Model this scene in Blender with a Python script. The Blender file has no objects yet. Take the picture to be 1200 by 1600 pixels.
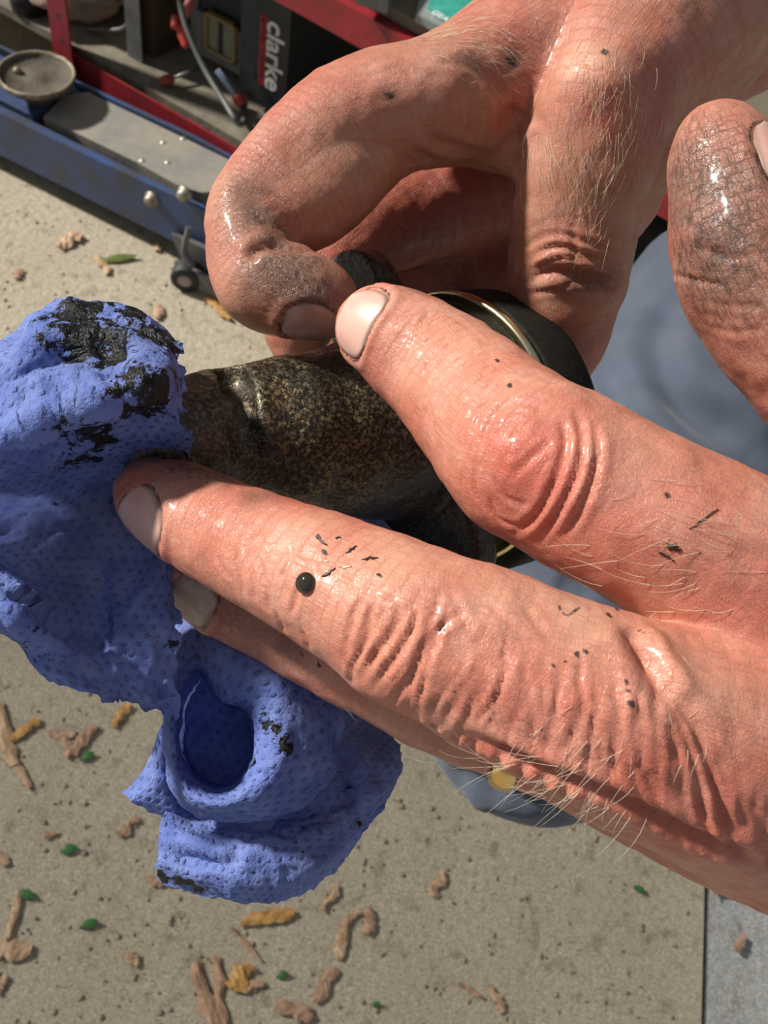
import bpy, bmesh, math, random
import numpy as np
from mathutils import Vector, Matrix
from mathutils.bvhtree import BVHTree

sc = bpy.context.scene
COL = sc.collection
# ------------------------------------------------------------------ camera
F = 1650.0                       # focal length in pixels of the 1200x1600 frame
EYE = np.array([0.0, 0.0, 0.85])
_n = np.array([-.164, -.697, 1.0]); _n /= np.linalg.norm(_n)
_fy = math.sqrt(1 - _n[2] ** 2)
FWD = np.array([0, _fy, -_n[2]])
_u0 = np.array([0, _n[2], _fy]); _s = -_n[0] / _fy; _c = math.sqrt(1 - _s * _s)
RIGHT = _c * np.array([1, 0, 0.]) + _s * _u0
UP = -_s * np.array([1, 0, 0.]) + _c * _u0
cam_data = bpy.data.cameras.new('camera')
cam = bpy.data.objects.new('camera', cam_data); COL.objects.link(cam)
cam_data.sensor_fit = 'HORIZONTAL'; cam_data.sensor_width = 36.0
cam_data.lens = 36.0 * F / 1200.0
cam_data.clip_start = 0.01; cam_data.clip_end = 100
m = Matrix.Identity(4)
for i in range(3):
    m[i][0] = RIGHT[i]; m[i][1] = UP[i]; m[i][2] = -FWD[i]; m[i][3] = EYE[i]
cam.matrix_world = m
cam_data.dof.use_dof = True
cam_data.dof.focus_distance = 0.165
cam_data.dof.aperture_fstop = 80.0
sc.camera = cam
# ------------------------------------------------------------------ light
sc.view_settings.view_transform = 'Standard'
sc.view_settings.look = 'None'
sc.view_settings.exposure = 0.0
sc.view_settings.gamma = 1.0
sc.view_settings.use_curve_mapping = False
world = bpy.data.worlds.new('world'); sc.world = world
world.use_nodes = True
bg = world.node_tree.nodes['Background']
bg.inputs['Color'].default_value = (0.88, 0.94, 1.0, 1)
bg.inputs['Strength'].default_value = 0.27
SUN_CAM = np.array([-.64, .62, -.38])
SUN = SUN_CAM[0] * RIGHT + SUN_CAM[1] * UP + SUN_CAM[2] * FWD
SUN /= np.linalg.norm(SUN)
sd = bpy.data.lights.new('sun', 'SUN'); sd.energy = 6.0; sd.angle = math.radians(4.0)
sd.color = (1.0, 0.955, 0.88)
sun = bpy.data.objects.new('sun', sd); COL.objects.link(sun)
sun.rotation_euler = Vector(SUN).to_track_quat('Z', 'Y').to_euler()
sun.location = (-1, 0, 3)
sc.cycles.max_bounces = 6

# ------------------------------------------------------------------ maths helpers
def ray(u, v):
    return (u - 600) / F * RIGHT - (v - 800) / F * UP + FWD
def G(u, v, z=0.0):               # pixel -> point on the horizontal plane z
    r = ray(u, v); return EYE + (z - EYE[2]) / r[2] * r
def P(u, v, d):                   # pixel + depth in mm -> world
    return EYE + ray(u, v) * d / 1000.0
def PC(u, v, d):                  # pixel + depth -> camera space in mm
    return np.array([(u - 600) / F * d, -(v - 800) / F * d, d])
def c2w(p):                       # camera mm -> world m
    p = np.asarray(p) / 1000.0
    return EYE + p[..., 0:1] * RIGHT + p[..., 1:2] * UP + p[..., 2:3] * FWD
def catmull(pts, sub):
    pts = np.asarray(pts, float)
    q = np.vstack([2 * pts[0] - pts[1], pts, 2 * pts[-1] - pts[-2]])
    out = []
    for i in range(1, len(q) - 2):
        for k in range(sub):
            t = k / sub
            a, b, c, d = q[i - 1], q[i], q[i + 1], q[i + 2]
            out.append(.5 * (2 * b + (c - a) * t + (2 * a - 5 * b + 4 * c - d) * t * t + (3 * b - a - 3 * c + d) * t ** 3))
    out.append(pts[-1])
    return np.array(out)
def vnoise(p, seed=0):            # value noise in 3D, -1..1
    p = np.asarray(p, float) + seed * 17.31
    i = np.floor(p).astype(np.int64); f = p - i; f = f * f * (3 - 2 * f)
    def h(ix, iy, iz):
        n = (ix * 73856093) ^ (iy * 19349663) ^ (iz * 83492791) ^ (seed * 2654435)
        n = (n ^ (n >> 13)) * 1274126177
        n = (n ^ (n >> 16)) & 0xffff
        return n / 32767.5 - 1
    r = 0
    for a in (0, 1):
        for b in (0, 1):
            for c in (0, 1):
                w = (f[..., 0] if a else 1 - f[..., 0]) * (f[..., 1] if b else 1 - f[..., 1]) * (f[..., 2] if c else 1 - f[..., 2])
                r = r + w * h(i[..., 0] + a, i[..., 1] + b, i[..., 2] + c)
    return r
def fbm(p, seed=0, o=3):
    return sum(vnoise(np.asarray(p) * 2 ** k, seed + k) / 2 ** k for k in range(o))
def smin(a, b, k):
    h = np.maximum(k - np.abs(a - b), 0) / k
    return np.minimum(a, b) - h * h * k * .25

# ------------------------------------------------------------------ mesh helpers
def props(o, label=None, cat=None, group=None, kind=None):
    if label: o['label'] = label
    if cat: o['category'] = cat
    if group: o['group'] = group
    if kind: o['kind'] = kind
    return o
def link(name, me, mat=None, parent=None, smooth=True):
    o = bpy.data.objects.new(name, me); COL.objects.link(o)
    if mat: me.materials.append(mat)
    if smooth: me.polygons.foreach_set('use_smooth', [True] * len(me.polygons))
    if parent:
        o.parent = parent
        o.matrix_parent_inverse = Matrix.Translation(parent.location).inverted()
    return o
def empty(name, loc, *a, **k):
    o = bpy.data.objects.new(name, None); COL.objects.link(o)
    o.location = Vector(loc); o.empty_display_size = .01
    return props(o, *a, **k)
def mesh_np(name, V, Q):
    me = bpy.data.meshes.new(name)
    V = np.asarray(V, np.float32); Q = np.asarray(Q, np.int32)
    me.vertices.add(len(V)); me.vertices.foreach_set('co', V.ravel())
    k = Q.shape[1]
    me.loops.add(Q.size); me.loops.foreach_set('vertex_index', Q.ravel())
    me.polygons.add(len(Q)); me.polygons.foreach_set('loop_start', np.arange(0, Q.size, k, dtype=np.int32))
    me.update(calc_edges=True); me.validate()
    return me
def attr(me, name, arr):
    arr = np.asarray(arr, np.float32)
    if arr.ndim == 1:
        a = me.attributes.new(name, 'FLOAT', 'POINT'); a.data.foreach_set('value', arr)
    else:
        a = me.attributes.new(name, 'FLOAT_VECTOR', 'POINT'); a.data.foreach_set('vector', arr.ravel())
def bm_obj(name, bm, mat, parent=None, smooth=False, bevel=0, seg=2):
    if bevel:
        bmesh.ops.bevel(bm, geom=[e for e in bm.edges if len(e.link_faces) == 2 and e.calc_face_angle(0) > .5], offset=bevel, segments=seg, profile=.6, affect='EDGES')
    bmesh.ops.recalc_face_normals(bm, faces=bm.faces)
    me = bpy.data.meshes.new(name); bm.to_mesh(me); bm.free()
    return link(name, me, mat, parent, smooth)
class Fr:                         # a local frame: x along e, y along q, z up
    def __init__(s, o, e):
        s.o = np.array([o[0], o[1], 0.]); e = np.array([e[0], e[1], 0.]); s.e = e / np.linalg.norm(e)
        s.q = np.array([-s.e[1], s.e[0], 0.])
    def p(s, x, y, z): return Vector(s.o + x * s.e + y * s.q + np.array([0, 0, z]))
    def plane(s, u, v, y):        # pixel -> (x,z) on vertical plane at local y
        r = ray(u, v); t = (y - (EYE - s.o) @ s.q) / (r @ s.q); w = EYE + t * r - s.o
        return w @ s.e, w[2]
    def hor(s, u, v, z):
        w = G(u, v, z) - s.o; return w @ s.e, w @ s.q
def box(bm, fr, x0, x1, y0, y1, z0, z1):
    vs = [bm.verts.new(fr.p(x, y, z)) for z in (z0, z1) for y in (y0, y1) for x in (x0, x1)]
    for f in ((0, 2, 3, 1), (4, 5, 7, 6), (0, 1, 5, 4), (2, 6, 7, 3), (0, 4, 6, 2), (1, 3, 7, 5)):
        bm.faces.new([vs[i] for i in f])
def prism(bm, fr, pts, z0, z1):   # polygon in local xy extruded in z
    a = [bm.verts.new(fr.p(x, y, z0)) for x, y in pts]; b = [bm.verts.new(fr.p(x, y, z1)) for x, y in pts]
    bm.faces.new(a[::-1]); bm.faces.new(b)
    for i in range(len(pts)): bm.faces.new((a[i], a[(i + 1) % len(a)], b[(i + 1) % len(a)], b[i]))
def prism_xz(bm, fr, pts, y0, y1):
    a = [bm.verts.new(fr.p(x, y0, z)) for x, z in pts]; b = [bm.verts.new(fr.p(x, y1, z)) for x, z in pts]
    bm.faces.new(a[::-1]); bm.faces.new(b)
    for i in range(len(pts)): bm.faces.new((a[i], a[(i + 1) % len(a)], b[(i + 1) % len(a)], b[i]))
def frame_of(t):
    t = np.asarray(t, float); t = t / np.linalg.norm(t)
    a = np.array([0, 0, 1.]) if abs(t[2]) < .9 else np.array([1., 0, 0])
    x = np.cross(t, a); x /= np.linalg.norm(x); y = np.cross(t, x)
    return t, x, y
def lathe(bm, c, axis, prof, n=48, cap=True):    # prof: list (s, r) along the axis
    t, x, y = frame_of(axis); c = np.asarray(c, float); rings = []
    for s, r in prof:
        rings.append([bm.verts.new(Vector(c + t * s + r * (math.cos(a) * x + math.sin(a) * y))) for a in np.linspace(0, 2 * math.pi, n, endpoint=False)])
    for A, B in zip(rings, rings[1:]):
        for i in range(n): bm.faces.new((A[i], A[(i + 1) % n], B[(i + 1) % n], B[i]))
    if cap: bm.faces.new(rings[0][::-1]); bm.faces.new(rings[-1])
def tube(bm, pts, rad, n=8, sub=6):
    pts = catmull(pts, sub) if sub > 1 else np.asarray(pts, float)
    N = len(pts); R = rad if hasattr(rad, '__len__') else [rad] * N
    if len(R) != N: R = np.interp(np.linspace(0, 1, N), np.linspace(0, 1, len(R)), R)
    px = None; rings = []
    for i in range(N):
        t = pts[min(i + 1, N - 1)] - pts[max(i - 1, 0)]; t = t / np.linalg.norm(t)
        if px is None: _, px, _ = frame_of(t)
        px = px - t * (px @ t); px /= np.linalg.norm(px); py = np.cross(t, px)
        rings.append([bm.verts.new(Vector(pts[i] + R[i] * (math.cos(a) * px + math.sin(a) * py))) for a in np.linspace(0, 2 * math.pi, n, endpoint=False)])
    for A, B in zip(rings, rings[1:]):
        for i in range(n): bm.faces.new((A[i], A[(i + 1) % n], B[(i + 1) % n], B[i]))
    bm.faces.new(rings[0][::-1]); bm.faces.new(rings[-1])

# ------------------------------------------------------------------ SDF meshing
class Grid:
    def __init__(s, lo, hi, h):
        s.lo = np.array(lo, float); s.h = h; s.n = (np.ceil((np.array(hi) - s.lo) / h)).astype(int) + 1
        s.ax = [(s.lo[i] + h * np.arange(s.n[i])).astype(np.float32) for i in range(3)]
    def new(s): return np.full(s.n, 9., np.float32)
    def sl(s, lo, hi):
        a = np.clip(np.floor((lo - s.lo) / s.h).astype(int), 0, s.n); b = np.clip(np.ceil((hi - s.lo) / s.h).astype(int) + 1, 0, s.n)
        return tuple(slice(i, j) for i, j in zip(a, b))
    def chain(s, A, pts, r, pad=9.):
        for i in range(len(pts) - 1):
            a, b = pts[i], pts[i + 1]; ra, rb = r[i], r[i + 1]; R = max(ra, rb) + pad
            S = s.sl(np.minimum(a, b) - R, np.maximum(a, b) + R)
            if any(q.stop <= q.start for q in S): continue
            X = s.ax[0][S[0]][:, None, None] - np.float32(a[0]); Y = s.ax[1][S[1]][None, :, None] - np.float32(a[1]); Z = s.ax[2][S[2]][None, None, :] - np.float32(a[2])
            ba = (b - a).astype(np.float32); L = float(ba @ ba) + 1e-9
            t = np.clip((X * ba[0] + Y * ba[1] + Z * ba[2]) / L, 0, 1)
            D = np.sqrt((X - t * ba[0]) ** 2 + (Y - t * ba[1]) ** 2 + (Z - t * ba[2]) ** 2) - (ra + t * (rb - ra))
            A[S] = np.minimum(A[S], D)
        return A
    def coords(s): return s.ax[0][:, None, None], s.ax[1][None, :, None], s.ax[2][None, None, :]
    def mesh(s, A, smooth=1):
        A = np.where(np.abs(A) < 1e-5, 1e-5, A); ins = A < 0
        c = ins[:-1, :-1, :-1].astype(np.int8)
        tot = np.zeros_like(c)
        for i in (0, 1):
            for j in (0, 1):
                for k in (0, 1):
                    tot += ins[i:s.n[0] - 1 + i, j:s.n[1] - 1 + j, k:s.n[2] - 1 + k]
        act = (tot > 0) & (tot < 8); I = np.argwhere(act)
        vid = np.full(act.shape, -1, np.int32); vid[act] = np.arange(len(I))
        cs = [(i, j, k) for i in (0, 1) for j in (0, 1) for k in (0, 1)]
        val = {q: A[I[:, 0] + q[0], I[:, 1] + q[1], I[:, 2] + q[2]] for q in cs}
        acc = np.zeros((len(I), 3)); cnt = np.zeros(len(I))
        for q in cs:
            for ax in range(3):
                if q[ax] == 0:
                    w = list(q); w[ax] = 1; w = tuple(w); a, b = val[q], val[w]
                    mk = (a < 0) != (b < 0); t = np.where(mk, a / np.where(mk, a - b, 1), 0)
                    p = np.tile(np.array(q, float), (len(I), 1)); p[:, ax] += t
                    acc[mk] += p[mk]; cnt[mk] += 1
        V = s.lo + s.h * (I + acc / cnt[:, None])
        Q = []
        for ax in range(3):
            sl0 = [slice(None)] * 3; sl1 = [slice(None)] * 3; sl0[ax] = slice(0, -1); sl1[ax] = slice(1, None)
            a = ins[tuple(sl0)]; b = ins[tuple(sl1)]; d = a != b
            E = np.argwhere(d); u, w = (ax + 1) % 3, (ax + 2) % 3
            ok = (E[:, u] > 0) & (E[:, w] > 0) & (E[:, u] < s.n[u] - 1) & (E[:, w] < s.n[w] - 1); E = E[ok]
            sg = a[tuple(E.T)]
            def cell(du, dw):
                k = E.copy(); k[:, u] -= du; k[:, w] -= dw; return vid[tuple(k.T)]
            q = np.stack([cell(1, 1), cell(0, 1), cell(0, 0), cell(1, 0)], 1)
            q[~sg] = q[~sg][:, ::-1]; Q.append(q)
        Q = np.vstack(Q)
        for _ in range(smooth):
            S = np.zeros_like(V); n = np.zeros(len(V))
            for i in range(4):
                for j in ((i + 1) % 4, (i + 3) % 4):
                    for c in range(3): S[:, c] += np.bincount(Q[:, i], V[Q[:, j], c], len(V))
                    n += np.bincount(Q[:, i], minlength=len(V))
            V = V + .5 * (S / np.maximum(n, 1)[:, None] - V)
        return V, Q
def normals(V, Q):
    n = np.cross(V[Q[:, 2]] - V[Q[:, 0]], V[Q[:, 3]] - V[Q[:, 1]])
    N = np.zeros_like(V)
    for i in range(4):
        for c in range(3): N[:, c] += np.bincount(Q[:, i], n[:, c], len(V))
    return N / (np.linalg.norm(N, axis=1)[:, None] + 1e-12)
def spline(pts, sub=6):           # (u,v,d,r_px) -> camera mm chain
    pts = np.array(pts, float)
    q = np.column_stack([(pts[:, 0] - 600) / F * pts[:, 2], -(pts[:, 1] - 800) / F * pts[:, 2], pts[:, 2], pts[:, 3] * pts[:, 2] / F])
    q = catmull(q, sub); return q[:, :3], np.maximum(q[:, 3], .5)
class Body:                       # raycasting from the eye onto a camera-mm mesh
    def __init__(s, V, Q): s.V = V; s.Q = Q; s.b = BVHTree.FromPolygons(V.tolist(), Q.tolist())
    def hit(s, u, v):
        d = Vector(((u - 600) / F, -(v - 800) / F, 1)).normalized()
        h = s.b.ray_cast(Vector((0, 0, 0)), d)
        return (np.array(h[0]), np.array(h[1])) if h[0] is not None else (None, None)
    def line(s, px, step=6):
        px = catmull(px, 8); out = []
        for u, v in px:
            p, n = s.hit(u, v)
            if p is not None and (not out or np.linalg.norm(p - out[-1]) < 12): out.append(p)
        return np.array(out) if out else None
def dist_poly(V, L, R):           # distance to a polyline, only near vertices; returns idx, dist, t 0..1
    lo = L.min(0) - R; hi = L.max(0) + R
    idx = np.where(((V > lo) & (V < hi)).all(1))[0]
    p = V[idx]; best = np.full(len(idx), 1e9); tt = np.zeros(len(idx)); n = max(len(L) - 1, 1)
    if len(L) == 1: return idx, np.linalg.norm(p - L[0], axis=1), tt
    for i in range(len(L) - 1):
        a, b = L[i], L[i + 1]; ba = b - a; t = np.clip((p - a) @ ba / (ba @ ba + 1e-9), 0, 1)
        d = np.linalg.norm(p - a - t[:, None] * ba, axis=1); mk = d < best
        best[mk] = d[mk]; tt[mk] = (i + t[mk]) / n
    return idx, best, tt

# ------------------------------------------------------------------ materials
class NT:
    def __init__(s, name):
        s.m = bpy.data.materials.new(name); s.m.use_nodes = True; s.t = s.m.node_tree; s.n = s.t.nodes
        s.b = s.n['Principled BSDF']
    def node(s, t, **k):
        x = s.n.new(t)
        for a, b in k.items(): setattr(x, a, b)
        return x
    def put(s, sock, v):
        if hasattr(v, 'is_output') or isinstance(v, bpy.types.NodeSocket): s.t.links.new(v, sock)
        elif isinstance(v, (tuple, list)) and len(v) == 3 and sock.type == 'RGBA': sock.default_value = (*v, 1)
        else: sock.default_value = v
    def set(s, **k):
        for a, b in k.items(): s.put(s.b.inputs[a.replace('_', ' ')], b)
        return s
    def co(s, kind='Object'):
        return s.node('ShaderNodeTexCoord').outputs[kind]
    def attr(s, name, vec=False):
        x = s.node('ShaderNodeAttribute', attribute_name=name); return x.outputs['Vector' if vec else 'Fac']
    def map(s, v, scale):
        x = s.node('ShaderNodeMapping'); s.put(x.inputs['Vector'], v); x.inputs['Scale'].default_value = scale; return x.outputs[0]
    def noise(s, scale, detail=4, rough=.55, v=None, dist=0, out='Fac'):
        x = s.node('ShaderNodeTexNoise'); x.inputs['Scale'].default_value = scale; x.inputs['Detail'].default_value = detail
        x.inputs['Roughness'].default_value = rough; x.inputs['Distortion'].default_value = dist
        s.put(x.inputs['Vector'], v if v is not None else s.co()); return x.outputs[out]
    def vor(s, scale, v=None, feature='F1', out='Distance'):
        x = s.node('ShaderNodeTexVoronoi', feature=feature); x.inputs['Scale'].default_value = scale
        s.put(x.inputs['Vector'], v if v is not None else s.co()); return x.outputs[out]
    def ramp(s, fac, *stops, interp='LINEAR'):
        x = s.node('ShaderNodeValToRGB'); s.put(x.inputs[0], fac); e = x.color_ramp.elements; x.color_ramp.interpolation = interp
        while len(e) < len(stops): e.new(.5)
        for q, (p, c) in zip(e, stops): q.position = p; q.color = (c, c, c, 1) if not hasattr(c, '__len__') else (*c, 1)
        return x.outputs[0]
    def mix(s, f, a, b, blend='MIX'):
        x = s.node('ShaderNodeMix', data_type='RGBA', blend_type=blend); s.put(x.inputs[0], f); s.put(x.inputs[6], a); s.put(x.inputs[7], b); return x.outputs[2]
    def math(s, op, a, b=0., c=None, clamp=False):
        x = s.node('ShaderNodeMath', operation=op, use_clamp=clamp); s.put(x.inputs[0], a); s.put(x.inputs[1], b)
        if c is not None: s.put(x.inputs[2], c)
        return x.outputs[0]
    def bump(s, h, strength, dist, prev=None):
        x = s.node('ShaderNodeBump'); s.put(x.inputs['Height'], h); x.inputs['Strength'].default_value = strength; x.inputs['Distance'].default_value = dist
        if prev is not None: s.t.links.new(prev, x.inputs['Normal'])
        s.t.links.new(x.outputs[0], s.b.inputs['Normal']); return x.outputs[0]
def simple(name, col, rough=.5, metal=0., dirt=None, dscale=40, bumps=0, damt=.6, spec=.5):
    t = NT(name)
    c = col
    if dirt: c = t.mix(t.ramp(t.noise(dscale, 6, .65), (.5 - damt * .3, 1.), (.5 + .28, 0.)), col, dirt)
    t.set(Base_Color=c, Roughness=rough, Metallic=metal, Specular_IOR_Level=spec)
    if bumps: t.bump(t.noise(dscale * 4, 5), bumps, .002)
    return t.m

# ================================================================== SETTING
def concrete(name, c1, c2, c3, scale=1.):
    t = NT(name)
    n1 = t.noise(9 * scale, 6, .6); n2 = t.noise(170, 9, .86); n3 = t.noise(55, 5, .6)
    c = t.mix(t.ramp(n1, (.35, 0.), (.65, 1.)), c1, c2)
    c = t.mix(t.ramp(n2, (.36, 1.), (.60, 0.)), c, c3)
    c = t.mix(t.ramp(t.noise(520, 3, .6), (.34, .75), (.62, 0.)), c, tuple(x * .55 for x in c3))
    c = t.mix(t.ramp(t.noise(430, 2, .6, v=t.map(t.co(), (1, 1, 3))), (.58, 0.), (.76, .6)), c, (.85, .79, .66))
    c = t.mix(t.ramp(n3, (.30, .55), (.46, 0.)), c, (.17, .14, .10))
    t.set(Base_Color=c, Roughness=.92, Specular_IOR_Level=.2)
    h = t.math('ADD', t.math('MULTIPLY', n2, .5), t.math('MULTIPLY', t.noise(140, 3, .6), .8))
    t.bump(h, .7, .004)
    return t.m
M_floor = concrete('concrete', (.64, .56, .42), (.72, .65, .52), (.46, .39, .28))
M_slab = concrete('pale_concrete', (.62, .62, .60), (.72, .72, .70), (.36, .36, .34), 3.)
def floor_piece(name, poly, z, mat, label):
    bm = bmesh.new(); a = [bm.verts.new((x, y, z)) for x, y in poly]; b = [bm.verts.new((x, y, z - .08)) for x, y in poly]
    bm.faces.new(a); bm.faces.new(b[::-1])
    for i in range(len(poly)): bm.faces.new((a[i], b[i], b[(i + 1) % len(a)], a[(i + 1) % len(a)]))
    return props(bm_obj(name, bm, mat), label, kind='structure')
g0 = G(1103, 1385)[:2]; g1 = G(1098, 1610)[:2]; gd = (g1 - g0) / np.linalg.norm(g1 - g0)
gp = np.array([gd[1], -gd[0]]); gp = gp if gp[0] > 0 else -gp
Jt = g0 - gd * .06; Jb = g0 + gd * 1.6; nn = gp * .0012
floor_piece('floor', [tuple(x) for x in (Jt - nn, np.array([2.2, Jt[1] + .10]), (2.2, 3.2), (-2.2, 3.2), (-2.2, -1.4), Jb - nn)][::-1], 0., M_floor, 'tan gritty concrete garage floor under the hands')
floor_piece('floor', [tuple(x) for x in (Jt + nn * 2, Jb + nn * 2, (2.2, -1.4), np.array([2.2, Jt[1] + .08]))], -.004, M_slab, 'pale grey concrete slab in the bottom right corner')
bm = bmesh.new(); fr0 = Fr((0, 0), (1, 0)); box(bm, fr0, -2.2, 2.2, -1.4, 3.2, -.12, -.085)
props(bm_obj('floor', bm, simple('joint_dirt', (.10, .08, .06), .95)), 'dark dirt bed under the concrete slabs', kind='structure')
bm = bmesh.new(); box(bm, fr0, -2.2, 2.2, 2.0, 2.1, 0, 2.4)
props(bm_obj('wall_back', bm, simple('wall', (.20, .17, .14), .9, dirt=(.10, .09, .08), dscale=8)), kind='structure')

M_shade_slat = simple('shade_slat_paint', (.30, .32, .33), .5)
dr = empty('added_sunblocker', (-3.4, .8, 2.4), 'pale slatted canopy added out of view to part-shade the lower floor', 'sunblocker')  # unseen slats, added only to part-shade the lower floor
for k in range(19):
    bm = bmesh.new(); box(bm, fr0, -4.2 + .08 * k, -4.180 + .08 * k, .48, 1.14, 2.40, 2.42); bm_obj('shade_slat', bm, M_shade_slat, dr, bevel=.002)
for y in (.48, 1.10):
    bm = bmesh.new(); box(bm, fr0, -4.2, -2.7, y, y + .04, 2.36, 2.40); bm_obj('shade_beam', bm, M_shade_slat, dr)
# ================================================================== JACK
M_blue = simple('blue_paint', (.035, .085, .26), .45, .0, dirt=(.05, .055, .07), dscale=28, bumps=.15)
M_greydust = simple('dusty_steel', (.17, .18, .18), .8, .1, dirt=(.33, .29, .23), dscale=22, bumps=.2)
M_saucer = simple('saucer_iron', (.15, .125, .09), .8, .2, dirt=(.07, .058, .042), dscale=45, bumps=.6)
M_rim = simple('worn_rim', (.34, .30, .22), .6, .4, dirt=(.16, .12, .08), dscale=90, bumps=.4)
M_bolt = simple('bolt_zinc', (.42, .38, .30), .5, .5, dirt=(.22, .19, .15), dscale=80)
M_black = simple('black_rubber', (.018, .018, .02), .6)
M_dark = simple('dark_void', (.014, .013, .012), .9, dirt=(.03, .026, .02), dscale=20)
J = Fr(G(0, 240, .03), (.951, -.309))
jack = empty('trolley_jack', J.p(.12, .05, 0), 'blue trolley jack with round iron saucer lying on the floor', 'jack')
bm = bmesh.new(); prism_xz(bm, J, [(-.30, .028), (.245, .028), (.268, .045), (.330, .055), (.335, .088), (.27, .093), (.14, .090), (-.30, .086)], 0, .006)
prism(bm, J, [(-.30, .006), (-.30, .012), (.33, .012), (.33, .006)], .084, .088)
bm_obj('side_plate', bm, M_blue, jack, bevel=.001)
bm = bmesh.new(); prism_xz(bm, J, [(-.30, .028), (.268, .04), (.268, .09), (.2, .094), (-.30, .088)], .0935, .0985)
bm_obj('side_plate', bm, M_blue, jack, bevel=.001)
# bed plate between the sides
bm = bmesh.new(); box(bm, J, -.30, .265, .006, .0935, .03, .036); bm_obj('bed_plate', bm, M_dark, jack)
# blue arm under the saucer
bm = bmesh.new(); prism(bm, J, [(-.25, .022), (.040, .020), (.044, .032), (.044, .085), (-.25, .09)], .055, .087)
bm_obj('lift_arm', bm, M_blue, jack, bevel=.004)
# cover plate with rounded end
pts = [(.052, .024), (.18, .024), (.235, .020), (.262, .026), (.280, .044), (.286, .066), (.280, .088), (.262, .100), (.235, .104), (.06, .103), (.045, .07)]
pts = [(x, min(y, .091)) for x, y in pts[:-3]] + [(.262, .091), (.235, .0915), (.06, .0915), (.045, .07)]
bm = bmesh.new(); prism(bm, J, pts, .052, .0895); bm_obj('cover_plate', bm, M_greydust, jack, bevel=.007, seg=4)
for u, v in ((255, 222), (286, 216), (350, 222), (222, 250), (262, 253)):
    x, y = J.hor(u, v, .09)
    bm = bmesh.new(); lathe(bm, J.p(x, y, .0885), (0, 0, 1), [(0, .0036), (.0012, .0034), (.002, .002)], 12); bm_obj('rivet', bm, simple('rivet_metal', (.55, .50, .42), .4, .6), jack, True)
for u, v in ((235, 313), (286, 305)):
    x, z = J.plane(u, v, -.004)
    bm = bmesh.new(); lathe(bm, J.p(x, 0.001, z), -J.q, [(0, .0088), (.003, .0088), (.004, .0065), (.009, .006), (.0105, .0045)], 16); bm_obj('bolt', bm, M_bolt, jack, True)
# saucer: dished disc on a stem
bm = bmesh.new(); sx, sy = J.hor(57, 118, .115)
lathe(bm, J.p(sx, sy, .088), (0, 0, 1), [(0, .018), (.017, .018), (.0195, .037), (.024, .0418), (.0285, .0425), (.030, .0415), (.0288, .039), (.0255, .0375), (.0245, .012), (.0275, .008), (.0275, .0)], 48, cap=False)
sa = bm_obj('saucer', bm, M_saucer, jack, True)
bm = bmesh.new(); lathe(bm, J.p(sx, sy, .1135), (0, 0, 1), [(0, .0418), (.0035, .0432), (.0055, .0425), (.0055, .0400), (.002, .0385)], 48, cap=False)
for v in bm.verts:
    w = np.array(v.co); v.co = Vector(w + .0007 * vnoise(w * 240, 3))
bm_obj('rim', bm, M_rim, sa, True)
bm = bmesh.new(); bmesh.ops.create_icosphere(bm, subdivisions=2, radius=.005, matrix=Matrix.Translation(J.p(sx - .022, sy - .006, .114))); bm_obj('lug', bm, M_rim, sa, True)
# caster fork and wheel
bx, by = J.hor(292, 360, .03)
bm = bmesh.new()
tube(bm, [P(296, 355, 1130), P(288, 392, 1142), P(300, 415, 1150)], .004, 8)
prism_xz(bm, J, [(.246, .048), (.300, .052), (.318, .02), (.296, .004), (.262, .012)], -.010, -.004)
prism_xz(bm, J, [(.262, .03), (.34, .034), (.345, .012), (.29, .006)], -.028, -.024)
bm_obj('caster_fork', bm, simple('fork_steel', (.09, .10, .12), .5, .4, dirt=(.16, .15, .14), dscale=60), jack, bevel=.0015)
bm = bmesh.new(); wc = J.hor(292, 432, .014)
lathe(bm, J.p(wc[0], wc[1], .0165), J.q * .9 + J.e * -.35, [(-.011, .007), (-.011, .0155), (-.009, .0165), (.009, .0165), (.011, .0155), (.011, .007)], 28)
bm_obj('wheel', bm, M_black, jack, True)
bm = bmesh.new(); lathe(bm, J.p(wc[0], wc[1], .0165), J.q * .9 + J.e * -.35, [(-.0125, .006), (-.0105, .0085), (.0105, .0085), (.0125, .006)], 20)
bm_obj('wheel_hub', bm, simple('hub', (.38, .31, .27), .6, .3), jack, True)

# ================================================================== SHELVING
M_red = simple('red_paint', (.40, .018, .035), .42, .0, dirt=(.16, .02, .02), dscale=30, bumps=.1)
M_board = simple('dusty_board', (.27, .24, .18), .9, dirt=(.12, .10, .07), dscale=26, bumps=.4)
S = Fr(G(0, 240, .03), (.915, -.403))
M_clear = simple('clear_plastic_grey', (.25, .27, .26), .25, dirt=(.12, .13, .12), dscale=30)
sh = empty('shelving_unit', S.p(.3, .3, 0), 'red angle iron shelving unit with dusty boards behind the jack', 'shelf')
bm = bmesh.new(); box(bm, S, -.012, .55, .1265, .129, .062, .100); box(bm, S, -.012, .55, .129, .141, .062, .0645)
bm_obj('lower_rail', bm, M_red, sh, bevel=.0006)
bm = bmesh.new(); prism(bm, S, [(-.4, .141), (.55, .141), (.55, .52), (-.4, .52)], .088, .099); bm_obj('shelf_board', bm, M_board, sh, bevel=.001)
bm = bmesh.new()
prism(bm, S, [(-.022, .118), (.008, .118), (.008, .1205), (-.0195, .1205), (-.0195, .14), (-.022, .14)], .0, .62)
post = bm_obj('post', bm, M_red, sh)
for k in range(9):
    bm = bmesh.new(); z = .118 + k * .030
    lathe(bm, S.p(-.006, .1182, z), S.q * -1, [(0, .0030), (.0003, .003)], 10); bm_obj('bolt_hole', bm, M_dark, post)
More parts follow.
